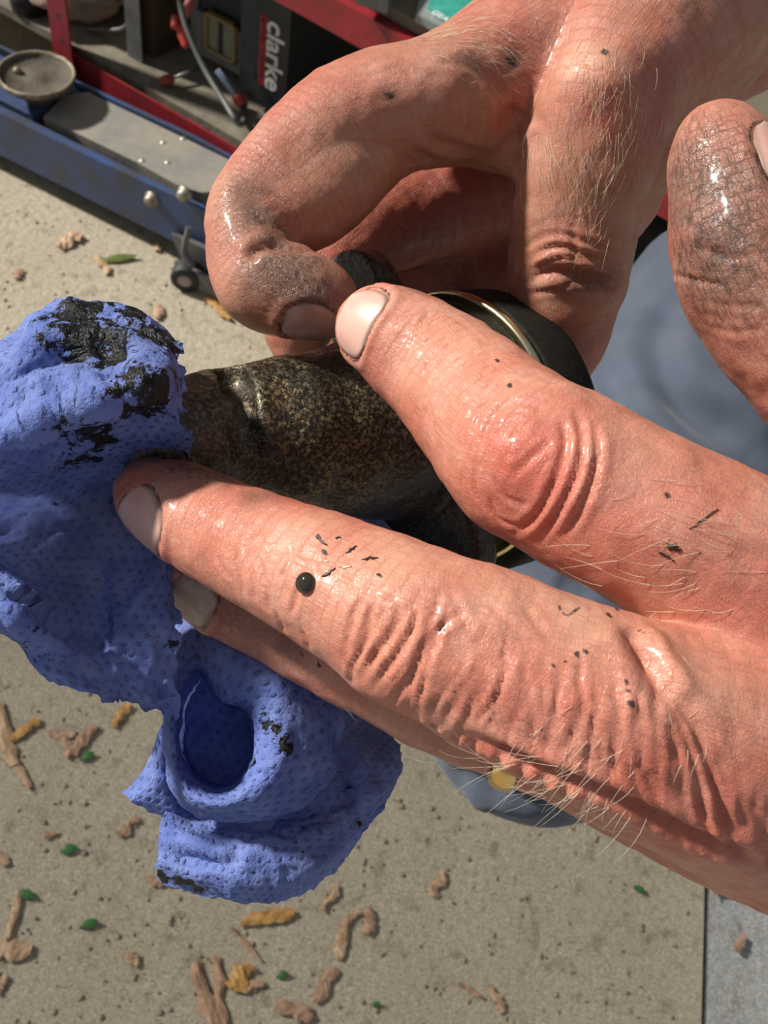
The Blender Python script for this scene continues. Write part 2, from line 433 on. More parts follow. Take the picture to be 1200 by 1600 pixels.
# upper rail and its board
U0 = G(428, 0, .268); U1 = G(592, 92, .268); UF = Fr(U0, (U1 - U0)[:2])
bm = bmesh.new(); box(bm, UF, -.28, .62, 0, .0025, .268, .302); box(bm, UF, -.28, .62, .0025, .028, .2995, .302)
bm_obj('upper_rail', bm, M_red, sh, bevel=.0006)
bm = bmesh.new(); box(bm, UF, -.42, .9, .012, .50, .303, .315); bm_obj('shelf_board', bm, simple('upper_board', (.22, .18, .12), .85, dirt=(.12, .1, .07), dscale=20, bumps=.3), sh, bevel=.002)

# grey steel leg with a cross bar, and a brown box behind it
fr = S
x0, z0 = S.plane(200, 96, .172); x1, _ = S.plane(222, 96, .172)
st = empty('steel_stand', S.p(x0, .172, .1), 'grey steel angle leg with curved cross bar standing on lower board', 'stand')
bm = bmesh.new(); prism(bm, S, [(x0, .172), (x1, .172), (x1, .174), (x0 + .002, .174), (x0 + .002, .195), (x0, .195)], .1, .27); bm_obj('leg', bm, simple('grey_paint', (.20, .21, .21), .5, .2, dirt=(.1, .1, .1)), st)
a = S.plane(96, 46, .175); b = S.plane(188, 46, .175); c = S.plane(202, 30, .175); d = S.plane(206, 5, .175)
bm = bmesh.new(); tube(bm, [S.p(a[0], .175, a[1]), S.p((a[0] + b[0]) / 2, .175, a[1] * .5 + b[1] * .5), S.p(b[0], .175, b[1]), S.p(c[0], .175, c[1]), S.p(d[0], .175, d[1])], .0028, 8)
bm_obj('cross_bar', bm, simple('dull_wire', (.16, .16, .15), .5, .5), st, True)
a = S.plane(120, -5, .21); b = S.plane(150, 12, .21); c = S.plane(190, 40, .21)
bm = bmesh.new(); tube(bm, [S.p(a[0], .23, .21), S.p(b[0] , .22, .16), S.p(c[0], .21, .135)], [.012, .008, .004], 10)
bm_obj('brace', bm, simple('dark_steel', (.045, .05, .055), .45, .4), st, True)
x0, _ = S.plane(224, 90, .19); x1, _ = S.plane(243, 90, .19)
bm = bmesh.new(); box(bm, S, x0, x1, .19, .26, .1, .30)
props(bm_obj('cardboard_box', bm, simple('brown_card', (.10, .055, .028), .85, dirt=(.05, .03, .02)), bevel=.002), 'narrow brown cardboard box standing right behind the grey steel leg', 'box')

# ---------------------------------------------------------------- battery charger
cy = .205
def cp(u, v, y=cy): return S.plane(u, v, y)
zb = .1
ch = empty('battery_charger', S.p(.17, cy, zb), 'dark grey battery charger with yellow framed meter and white lettered side', 'charger')
M_cg = simple('charger_grey', (.17, .175, .16), .55, dirt=(.09, .09, .08), dscale=50)
M_cd = simple('charger_dark', (.05, .065, .075), .45, dirt=(.03, .035, .04), dscale=40)
M_ck = simple('charger_black', (.022, .025, .026), .4)
# right hand panel (slab) : faces from pixels
A = cp(374, 140); B = cp(402, 140); T = cp(377, -40)
bm = bmesh.new(); box(bm, S, A[0], B[0], cy, cy + .10, .112, .30); bm_obj('end_panel', bm, M_cd, ch, bevel=.004)
A2 = cp(396, 142, cy - .006); B2 = cp(447, 142, cy - .006)
bm = bmesh.new(); box(bm, S, A2[0], B2[0], cy - .006, cy + .09, .108, .30); lp = bm_obj('label_panel', bm, M_ck, ch, bevel=.006, seg=3)
# label plate: red strip and white vertical lettering
def cl(u, v): return S.plane(u, v, cy - .0075)
bl = cl(402, 131); br = cl(437, 134); tl = cl(414, 26)
xL, xR, zB, zT = bl[0], br[0], bl[1], tl[1]
bm = bmesh.new(); box(bm, S, xL, xL + .30 * (xR - xL), cy - .0068, cy - .0058, zB, zT)
bm_obj('label_strip', bm, simple('label_red', (.42, .02, .03), .4), lp)
def text(name, body, size, origin, xdir, ydir, mat, parent, ext=.0003, spacing=1.):
    c = bpy.data.curves.new(name, 'FONT'); c.body = body; c.size = size; c.extrude = ext; c.space_character = spacing; c.offset = size * .02
    o = bpy.data.objects.new('t', c); COL.objects.link(o); bpy.context.view_layer.update()
    me = bpy.data.meshes.new_from_object(o.evaluated_get(bpy.context.evaluated_depsgraph_get())); bpy.data.objects.remove(o)
    xd = Vector(xdir).normalized(); yd = Vector(ydir).normalized(); zd = xd.cross(yd)
    mm = Matrix((xd, yd, zd)).transposed().to_4x4(); mm.translation = Vector(origin)
    me.transform(mm)
    w = [v.co.dot(xd) for v in me.vertices]
    o = link(name, me, mat, parent, False); return o, max(w) - min(w)
E3 = S.e; Zd = np.array([0, 0, -1.])
W = xR - xL
tx, tw = text('lettering', 'clarke', W * 1.05, S.p(xL + .34 * W, cy - .0066, zT - .001), Zd, E3, simple('label_white', (.72, .72, .68), .5), lp)
k = (zT - zB - .002) / tw
for v in tx.data.vertices:
    v.co.z = (zT - .001) - (zT - .001 - v.co.z) * k
text('lettering', 'BATTERY CHARGER', W * .26, S.p(xL + .06 * W, cy - .0072, zT - .002), Zd, E3, simple('label_dark', (.10, .02, .02), .5), lp, ext=.0002)
# main body with meter
A3 = cp(302, 82); B3 = cp(376, 82); T3 = cp(305, 18)
bm = bmesh.new(); box(bm, S, A3[0], B3[0], cy + .004, cy + .09, A3[1], T3[1]); bm_obj('housing', bm, M_cg, ch, bevel=.004)
bm = bmesh.new(); box(bm, S, A3[0] + .004, B3[0], cy + .01, cy + .09, T3[1], T3[1] + .05); bm_obj('top_housing', bm, M_ck, ch, bevel=.003)
bm = bmesh.new(); box(bm, S, A3[0] - .012, A3[0], cy + .01, cy + .05, A3[1] - .002, T3[1] + .02); bm_obj('end_plate', bm, M_cg, ch, bevel=.002)
a = cp(320, 76); b = cp(368, 42)
bm = bmesh.new()
X0, X1, Z0, Z1 = a[0], b[0], a[1], b[1]; w = .0035
for q in ((X0, X1, Z0, Z0 + w), (X0, X1, Z1 - w, Z1), (X0, X0 + w, Z0, Z1), (X1 - w, X1, Z0, Z1)): box(bm, S, q[0], q[1], cy - .001, cy + .006, q[2], q[3])
mt = bm_obj('meter_frame', bm, simple('yellowed_frame', (.33, .24, .08), .4, dirt=(.2, .14, .05)), ch)
bm = bmesh.new(); box(bm, S, X0 + w, X1 - w, cy + .0025, cy + .005, Z0 + w, Z1 - w); bm_obj('meter_face', bm, simple('meter_green', (.13, .11, .06), .3, dirt=(.25, .28, .2), dscale=90), mt)
xm = (X0 + X1) / 2
bm = bmesh.new(); box(bm, S, xm - .003, xm + .002, cy + .0005, cy + .003, Z0 + w, Z1 - w); bm_obj('meter_bar', bm, simple('meter_dark', (.03, .03, .02), .4), mt)
# support foot below the housing
bm = bmesh.new(); box(bm, S, A3[0] + .01, B3[0], cy + .05, cy + .085, .1, A3[1]); bm_obj('foot', bm, M_ck, ch)

# cable, clamps, little tools
def on(u, v, z): x, y = S.hor(u, v, z); return S.p(x, y, z)
bm = bmesh.new(); tube(bm, [P(276, -20, 1120), P(290, 40, 1125), P(318, 105, 1130), P(348, 155, 1122), P(372, 192, 1115), on(381, 186, .103), on(374, 150, .103)], .0032, 8)
props(bm_obj('cable', bm, simple('cable_grey', (.09, .09, .085), .5), None, True), 'grey rubber cable looping down from the charger onto the board', 'cable')
M_orange = simple('orange_red_plastic', (.52, .055, .035), .4, dirt=(.3, .03, .02), dscale=60)
c1 = empty('charging_clamp', P(285, 40, 1140), 'red charging clamp hanging left of the meter housing', 'clamp')
bm = bmesh.new(); tube(bm, [P(302, -10, 1150), P(292, 15, 1150), P(286, 30, 1150)], [.005, .006, .004], 8); bm_obj('handle', bm, simple('pink_handle', (.45, .12, .10), .5), c1, True)
bm = bmesh.new(); tube(bm, [P(274, 26, 1145), P(274, 44, 1145)], .0052, 8); bm_obj('grip', bm, M_orange, c1, True)
bm = bmesh.new(); tube(bm, [P(281, 38, 1150), P(286, 56, 1150), P(291, 74, 1150)], [.006, .0062, .004], 8); bm_obj('jaw', bm, M_orange, c1, True)
def tool(name, label, cat, a, b, c, colA, colB, ra, rb):
    t = empty(name, a, label, cat)
    bm = bmesh.new(); tube(bm, [a, b], ra, 10, 1); bm_obj('shaft', bm, colA, t, True)
    bm = bmesh.new(); tube(bm, [b, (np.array(b) + np.array(c)) / 2, c], [rb * .8, rb, rb * .75], 10); bm_obj('cap', bm, colB, t, True)
M_vial = simple('pale_blue_plastic', (.30, .38, .52), .25)
tool('tester_probe', 'pale blue plastic tube with orange cap leaning on the board', 'tool', on(339, 109, .135), on(368, 150, .112), on(379, 165, .106), M_vial, M_orange, .0034, .0068)
tool('screwdriver', 'thin screwdriver with red handle lying left of the cable', 'tool', on(312, 106, .112), on(270, 122, .108), on(250, 128, .107), simple('shaft_steel', (.3, .29, .27), .4, .7), simple('dull_red', (.30, .05, .035), .5), .0018, .0065)
# black hose at back, and shadowed boxes at the rear of the board
bm = bmesh.new(); tube(bm, [S.p(.16, .25, .1035), S.p(.21, .23, .104), S.p(.26, .21, .104), S.p(.32, .20, .104)], .0035, 8)
props(bm_obj('hose', bm, M_black, None, True), 'thin black hose lying on the board below the charger', 'hose')
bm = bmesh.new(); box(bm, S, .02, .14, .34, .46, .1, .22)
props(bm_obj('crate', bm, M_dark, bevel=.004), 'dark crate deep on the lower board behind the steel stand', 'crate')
# rag and dark cap at far left
def blob(name, c, r, mat, seed, squash=(1, 1, .5), sub=3, amp=.3):
    bm = bmesh.new(); bmesh.ops.create_icosphere(bm, subdivisions=sub, radius=1)
    for v in bm.verts:
        w = np.array(v.co); w = w * (1 + amp * fbm(w * 1.6, seed)); v.co = Vector(np.array(c) + r * w * np.array(squash))
    return bm_obj(name, bm, mat, None, True)
p = S.p(-.075, .21, .135); props(blob('rag', p, .06, simple('brown_rag', (.26, .15, .09), .9, dirt=(.32, .29, .24), dscale=25, bumps=.5), 4, (1.2, 1, .55), 4, .4), 'crumpled brown and beige rag on the board left of the post', 'rag')
p = S.p(-.10, .16, .125); bm = bmesh.new(); lathe(bm, p, (0, 0, 1), [(-.025, .022), (-.003, .024), (.003, .020), (.004, 0.002)], 24); props(bm_obj('pot_lid', bm, M_black, None, True), 'small black round lid behind the jack saucer', 'lid')

# things on the upper board
bz = .315
def boxq(name, pxs, z0, h, mat, label, cat, bev=.003, parent=None):
    pts = [G(u, v, z0)[:2] for u, v in pxs]; bm = bmesh.new(); f0 = Fr((0, 0), (1, 0)); prism(bm, f0, [tuple(p) for p in pts], z0, z0 + h)
    return props(bm_obj(name, bm, mat, parent, bevel=bev), label, cat)
boxq('plastic_box', [(556, 6), (604, 22), (640, -30), (590, -60)], bz, .03, M_clear, 'cloudy plastic box on the upper board left of the green pack', 'box')
gp_ = empty('parts_pack', G(700, 40, bz), 'clear blister pack with green card on the upper board', 'pack')
boxq('tray', [(648, 34), (700, 62), (770, 20), (800, -40), (700, -70), (660, -20)], bz, .008, simple('clear_tray', (.32, .36, .34), .2, dirt=(.2, .24, .22), dscale=60), None, None, parent=gp_)
boxq('card', [(668, 14), (726, 50), (758, 14), (780, -40), (690, -60)], bz + .008, .002, simple('green_card', (.01, .26, .20), .35, dirt=(.08, .40, .33), dscale=70), None, None, .0005, gp_)
o = G(672, 20, bz + .0102); dx = G(726, 52, bz + .0102) - o; dy = np.cross([0, 0, 1.], dx)
text('lettering', 'GEAR BAR', .0098, o + dy * .02, dx, dy, simple('pack_white', (.7, .8, .76), .4), gp_)
# pale printed sheets at right, red edge and dark cloth
pr_ = empty('printed_box', G(1200, 190, .0), 'off white printed carton at the far right edge behind the thumb', 'box')
M_pale = simple('pale_card', (.52, .50, .42), .8, dirt=(.33, .31, .25), dscale=30)
boxq('carton', [(1120, 130), (1260, 330), (1420, 300), (1300, 60)], .0, .13, M_pale, None, None, .003, pr_)
z_ = .1302
for a_, b_ in (((1163, 148), (1215, 190)), ((1163, 158), (1200, 192)), ((1215, 175), (1200, 192)), ((1168, 146), (1158, 156)), ((1180, 135), (1260, 190)), ((1150, 180), (1230, 250))):
    p0, p1 = G(*a_, z_), G(*b_, z_); bm = bmesh.new(); tube(bm, [p0, p1], .0009, 4, 1); bm_obj('printed_line', bm, simple('print_grey', (.20, .20, .17), .8), pr_)
boxq('red_tin', [(1020, 345), (1060, 320), (1100, 380), (1060, 400)], .0, .06, M_red, 'red tin mostly hidden behind the thumb', 'tin')
props(blob('dark_cloth', G(985, 420, .05), .09, simple('dark_cloth', (.022, .024, .022), .9, dirt=(.07, .07, .06), dscale=30), 8, (1.1, .8, .6), 4, .35), 'dark cloth heap on the floor behind the raised finger', 'cloth')

# ================================================================== WOOD CHIPS, LEAVES
random.seed(7)
M_chip = [simple('pale_wood', (.72, .52, .33), .8, dirt=(.30, .17, .09), dscale=160, bumps=.4), simple('amber_wood', (.70, .40, .12), .7, dirt=(.30, .14, .04), dscale=120, bumps=.4), simple('pinkish_wood', (.60, .40, .25), .85, dirt=(.27, .15, .10), dscale=120, bumps=.4)]
def chip(u, v, L, ang, w, kind=0, label='', curl=.25):
    c = G(u, v); dpt = (c - EYE) @ FWD; Lm = L * dpt / F; wm = w * dpt / F
    a = math.radians(ang); d = G(u + math.cos(a) * 10, v - math.sin(a) * 10) - c; d /= np.linalg.norm(d); s_ = np.cross([0, 0, 1.], d)
    bm = bmesh.new(); n = 9; top = []; bot = []; sd_ = random.randint(0, 999)
    for i in range(n):
        t = i / (n - 1); x = (t - .5) * Lm; ww = wm * .5 * (.35 + .65 * math.sin(math.pi * min(1, .12 + t * .8)) ** .6) * (1 + .35 * random.uniform(-1, 1))
        off = wm * .5 * vnoise(np.array([[t * 2.5, sd_, .3]]), 1)[0]; lift = .0006 + wm * curl * (vnoise(np.array([[t * 2., sd_, .9]]), 2)[0] + 1) * .5
        for j in (-1, -.35, .35, 1):
            hz = lift + wm * (.12 * (1 - j * j) + .07 * random.uniform(-1, 1)) + .0014; y = off + j * ww * random.uniform(.8, 1.2)
            top.append(bm.verts.new(Vector(c + d * x + s_ * y + np.array([0, 0, hz])))); bot.append(bm.verts.new(Vector(c + d * x + s_ * y * .9 + np.array([0, 0, max(0.0, hz - .0010 - wm * .06)]))))
    for i in range(n - 1):
        for j in range(3):
            q = [i * 4 + j, i * 4 + j + 1, i * 4 + j + 5, i * 4 + j + 4]
            bm.faces.new([top[k] for k in q]); bm.faces.new([bot[k] for k in q[::-1]])
        for j in (0, 3):
            bm.faces.new([top[i * 4 + j], bot[i * 4 + j], bot[i * 4 + 4 + j], top[i * 4 + 4 + j]])
    for i in (0, n - 1):
        for j in range(3): bm.faces.new([top[i * 4 + j], top[i * 4 + j + 1], bot[i * 4 + j + 1], bot[i * 4 + j]])
    return props(bm_obj('wood_chip', bm, M_chip[kind]), label, 'wood chip', 'wood chips scattered on the floor')
CH = [
 (110, 380, 44, 25, 22, 0, 'pale curled chip on the bright floor below the blue jack'),
 (163, 415, 44, -55, 14, 0, 'pale chip lying across the green leaf near the jack'),
 (342, 484, 60, -45, 16, 1, 'bright amber chip on the floor below the caster wheel'),
 (248, 490, 30, -80, 12, 2, 'small pinkish chip just above the blue towel'),
 (245, 388, 18, 60, 12, 0, 'tiny pale chip on the floor by the caster'),
 (28, 430, 22, 70, 12, 2, 'tiny pinkish chip at left edge below the jack'),
 (8, 1150, 110, -72, 22, 0, 'long pale splinter at left edge below the towel'),
 (30, 1205, 70, -55, 12, 0, 'thin pale splinter below the long one at left edge'),
 (38, 1142, 56, 35, 17, 1, 'amber chip touching the splinters at the left edge'),
 (128, 1160, 66, 45, 18, 2, 'pinkish chip with a forked end below the towel'),
 (105, 1165, 50, -35, 14, 2, 'brown chip crossing under the forked chip'),
 (98, 1148, 40, 5, 12, 2, 'flat pinkish chip lying beside the crossed pair'),
 (190, 1120, 44, 55, 16, 1, 'brown chip peeping out under the towel hem'),
 (200, 1292, 40, 40, 15, 2, 'pinkish chip left of the towel bottom'),
 (80, 1308, 18, 20, 10, 2, 'small pale crumb of wood right of the left edge'),
 (4, 1345, 22, -60, 12, 0, 'chip cut by the left edge above the green scrap'),
 (22, 1432, 72, 75, 14, 0, 'slim pale twig piece pointing at the green scrap'),
 (18, 1488, 60, -8, 24, 0, 'broad pale chip at left edge under the twig piece'),
 (4, 1540, 30, 60, 14, 0, 'chip fragment low at the left edge'),
 (252, 1378, 42, -8, 14, 2, 'pinkish chip under the black stained towel corner'),
 (418, 1436, 84, 8, 18, 1, 'long amber chip below the towel lower edge'),
 (384, 1476, 70, -50, 6, 2, 'thin dark twig lying below the amber chip'),
 (322, 1556, 104, -70, 26, 2, 'large curled brown chip at the bottom of the frame'),
 (344, 1548, 100, -80, 18, 2, 'narrow curled chip alongside the large brown one'),
 (374, 1526, 46, 50, 28, 1, 'bright square amber chip right of the curled chips'),
 (392, 1540, 40, -5, 14, 2, 'reddish chip lying under the square amber chip'),
 (206, 1502, 26, -50, 14, 0, 'small pale chip between leaf scraps at bottom left'),
 (516, 1404, 46, 60, 14, 0, 'ragged pale shaving right below the towel'),
 (545, 1438, 40, 35, 14, 2, 'pinkish crumbly chip right of the ragged shaving'),
 (574, 1440, 40, 70, 18, 2, 'brown crumbly chip rightmost of the crumbly cluster'),
 (535, 1474, 52, 75, 16, 0, 'pale crooked chip lowest of the crumbly cluster'),
 (508, 1540, 60, 55, 18, 2, 'slanting pinkish chip at the bottom centre'),
 (460, 1578, 60, -15, 24, 2, 'rough flat chip at the bottom edge centre'),
 (684, 1382, 44, 75, 18, 0, 'pale ragged chip on open floor below the fingers'),
 (776, 1562, 40, -60, 12, 0, 'thin pale chip near the bottom edge, right of centre'),
 (735, 1548, 44, -30, 7, 2, 'thin brown twig left of the thin pale chip'),
 (1124, 1392, 26, 10, 16, 1, 'brown chip at top of the pale slab joint'),
 (1155, 1475, 30, 60, 12, 2, 'small brown chip on the pale slab'),
]
for c in CH: chip(*c)
bpy.context.view_layer.update()
M_green = simple('leaf_green', (.07, .25, .06), .5); M_lime = simple('lime_leaf', (.36, .40, .12), .55, dirt=(.12, .20, .04), dscale=60)
def leaf(u, v, L, ang, w, mat, label):
    c = G(u, v, .002); dpt = (c - EYE) @ FWD; Lm = L * dpt / F; wm = w * dpt / F; a = math.radians(ang)
    d = G(u + math.cos(a) * 10, v - math.sin(a) * 10, .002) - c; d /= np.linalg.norm(d); s_ = np.cross([0, 0, 1.], d)
    bm = bmesh.new(); n = 7; rows = []
    for i in range(n):
        t = i / (n - 1); ww = wm * .5 * max(.08, math.sin(math.pi * t) ** .7) * random.uniform(.75, 1.2)
        rows.append([bm.verts.new(Vector(c + d * (t - .5) * Lm + s_ * (j * ww + wm * .25 * math.sin(t * 2)) + np.array([0, 0, .0015 * (1 - abs(j)) + .002 * t]))) for j in (-1, 0, 1)])
    for A_, B_ in zip(rows, rows[1:]):
        for j in (0, 1): bm.faces.new((A_[j], A_[j + 1], B_[j + 1], B_[j]))
    bmesh.ops.solidify(bm, geom=bm.faces[:], thickness=.0004)
    return props(bm_obj('leaf', bm, mat, None, True), label, 'leaf', 'leaf scraps on the floor')
leaf(186, 406, 60, 4, 15, M_lime, 'narrow yellow green leaf on the bright floor by the jack')
for a in ((40, 1400, 30, -25, 15, 'green leaf scrap at the top of the twig piece at left'), (108, 1330, 28, 5, 15, 'green leaf scrap left of the towel bottom'), (139, 1447, 30, 10, 15, 'green leaf scrap between the chips at bottom left'),
          (137, 1184, 24, 20, 13, 'green leaf scrap under the forked chip'), (441, 1526, 20, 10, 12, 'small green leaf scrap right of the square amber chip'), (587, 1571, 14, 0, 9, 'faint green scrap near the bottom centre'), (997, 1391, 18, -40, 12, 'green leaf scrap below the wrinkled hand edge')):
    leaf(*a[:5], M_green, a[5])
rng = np.random.RandomState(3)   # loose grit: uncountable
bm = bmesh.new()
for i in range(700):
    u = rng.uniform(-30, 1090); v = rng.uniform(1050, 1620) if i % 5 else rng.uniform(330, 560)
    if i % 5 == 0: u = rng.uniform(-20, 400)
    c = G(u, v); r = rng.uniform(.0006, .0022) ; q = bmesh.ops.create_icosphere(bm, subdivisions=1, radius=r)
    s3 = rng.uniform(.6, 1.4, 3)
    for x in q['verts']: x.co = Vector((c[0] + x.co.x * s3[0], c[1] + x.co.y * s3[1], x.co.z * .6 * s3[2] + r * .3))
props(bm_obj('grit', bm, simple('grit_stone', (.42, .34, .25), .9, dirt=(.25, .18, .12), dscale=300), None, True), 'loose sand and grit scattered over the concrete floor', 'grit', kind='stuff')

# ================================================================== SKIN
def skin_mat(name, tone=1.0, brown=0.):
    t = NT(name); uv = t.attr('suv', True); ob = t.co()
    mott = t.noise(120, 4, .6); big = t.noise(38, 3, .5)
    A = tuple(tone * x for x in (.62 - .06 * brown, .270 + .015 * brown, .182 - .01 * brown)); B = tuple(tone * x for x in (.56, .185, .125)); Cc = tuple(tone * x for x in (.72, .44, .33))
    c = t.mix(t.ramp(big, (.35, 0.), (.65, 1.)), A, B)
    c = t.mix(t.ramp(mott, (.45, 0.), (.72, .55)), c, Cc)
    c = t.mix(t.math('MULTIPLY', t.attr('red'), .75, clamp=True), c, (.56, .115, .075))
    c = t.mix(t.attr('pale'), c, (.66, .36, .24))
    # transverse creases, fine
    nz = t.noise(1.0, 5, .62, v=t.map(uv, (1.15, .30, .3)), dist=1.8)
    crs = t.ramp(t.math('ABSOLUTE', t.math('SUBTRACT', nz, .5)), (0., 1.), (.045, 0.))
    wv = t.node('ShaderNodeVectorMath', operation='MULTIPLY_ADD'); t.put(wv.inputs[0], t.noise(700, 2, out='Color')); wv.inputs[1].default_value = (.0012, .0012, .0012); t.put(wv.inputs[2], ob)
    cells = t.vor(1700., v=wv.outputs[0], feature='DISTANCE_TO_EDGE')
    # grime covers ridge dirt and shade painted on the far palm
    gr = t.attr('grime_shade'); gn = t.noise(420, 5, .7); gb = t.noise(90, 4, .6)
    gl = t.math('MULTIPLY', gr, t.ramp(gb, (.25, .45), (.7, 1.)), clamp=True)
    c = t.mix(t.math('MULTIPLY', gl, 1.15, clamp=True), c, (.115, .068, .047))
    rv = t.node('ShaderNodeVectorMath', operation='MULTIPLY_ADD'); t.put(rv.inputs[0], t.noise(500, 3, out='Color')); rv.inputs[1].default_value = (.9, .9, 0); t.put(rv.inputs[2], t.map(uv, (3.2, .75, 1.)))
    ridge = t.ramp(t.vor(1., v=rv.outputs[0], feature='DISTANCE_TO_EDGE'), (0., 1.), (.13, 0.))
    c = t.mix(t.math('MULTIPLY', t.math('MULTIPLY', gr, t.ramp(t.math('MULTIPLY', ridge, t.ramp(gn, (.3, .5), (.6, 1.))), (.2, 0.), (.7, 1.))), .85, clamp=True), c, (.05, .026, .020))
    c = t.mix(t.math('MULTIPLY', crs, .16), c, (.34, .09, .06))
    ln = t.attr('line'); c = t.mix(t.ramp(t.math('MULTIPLY', ln, t.ramp(gn, (.25, .6), (.6, 1.3))), (.3, 0.), (.62, .92)), c, (.03, .02, .016))
    wet = t.attr('wet')
    wn = t.ramp(t.noise(150, 4, .65), (.45, 0.), (.62, 1.))
    rough = t.math('SUBTRACT', .50, t.math('MULTIPLY', wet, .16))
    t.set(Base_Color=c, Roughness=rough, Subsurface_Weight=.22, Subsurface_Scale=.0022, Specular_IOR_Level=.45,
          Coat_Weight=t.math('MULTIPLY', t.math('MULTIPLY', wet, wn), .9, clamp=True), Coat_Roughness=.14, Coat_IOR=1.45)
    t.b.inputs['Subsurface Radius'].default_value = (1., .35, .2)
    h = t.math('ADD', t.math('MULTIPLY', crs, -.55), t.math('MULTIPLY', t.ramp(cells, (0., 0.), (.12, 1.)), .30))
    h = t.math('ADD', h, t.math('MULTIPLY', gn, .55))
    b = t.bump(h, .50, .00020)
    t.bump(t.noise(260, 4, .65), .42, .0007, b)
    return t.m
M_skin = skin_mat('skin_near', 1.0)
M_skin2 = skin_mat('skin_far', .80, 1.)
tn = NT('fingernail'); nc = tn.mix(tn.ramp(tn.noise(160, 4), (.4, 0.), (.65, 1.)), (.72, .44, .36), (.64, .34, .28))
nc = tn.mix(tn.ramp(tn.attr('edge'), (.80, 0.), (1., .88)), nc, (.09, .055, .04)); nc = tn.mix(tn.math('MULTIPLY', tn.attr('tip'), .55), nc, (.60, .50, .40))
tn.set(Base_Color=nc, Roughness=.38, Subsurface_Weight=.1, Subsurface_Scale=.001, Coat_Weight=.25, Coat_Roughness=.2)
tn.bump(tn.noise(1., 3, v=tn.map(tn.attr('suv', True), (.3, 4., 1.))), .25, .0002)
M_nail = tn.m
td = NT('fingernail_dirty'); nc = td.mix(td.ramp(td.noise(140, 5), (.4, 0.), (.6, 1.)), (.48, .33, .27), (.30, .19, .15))
nc = td.mix(td.ramp(td.attr('edge'), (.78, 0.), (1., .9)), nc, (.05, .03, .025)); td.set(Base_Color=nc, Roughness=.35, Coat_Weight=.3, Coat_Roughness=.2)
M_nail_d = td.m
M_hair = simple('fair_hair', (.80, .70, .52), .35)

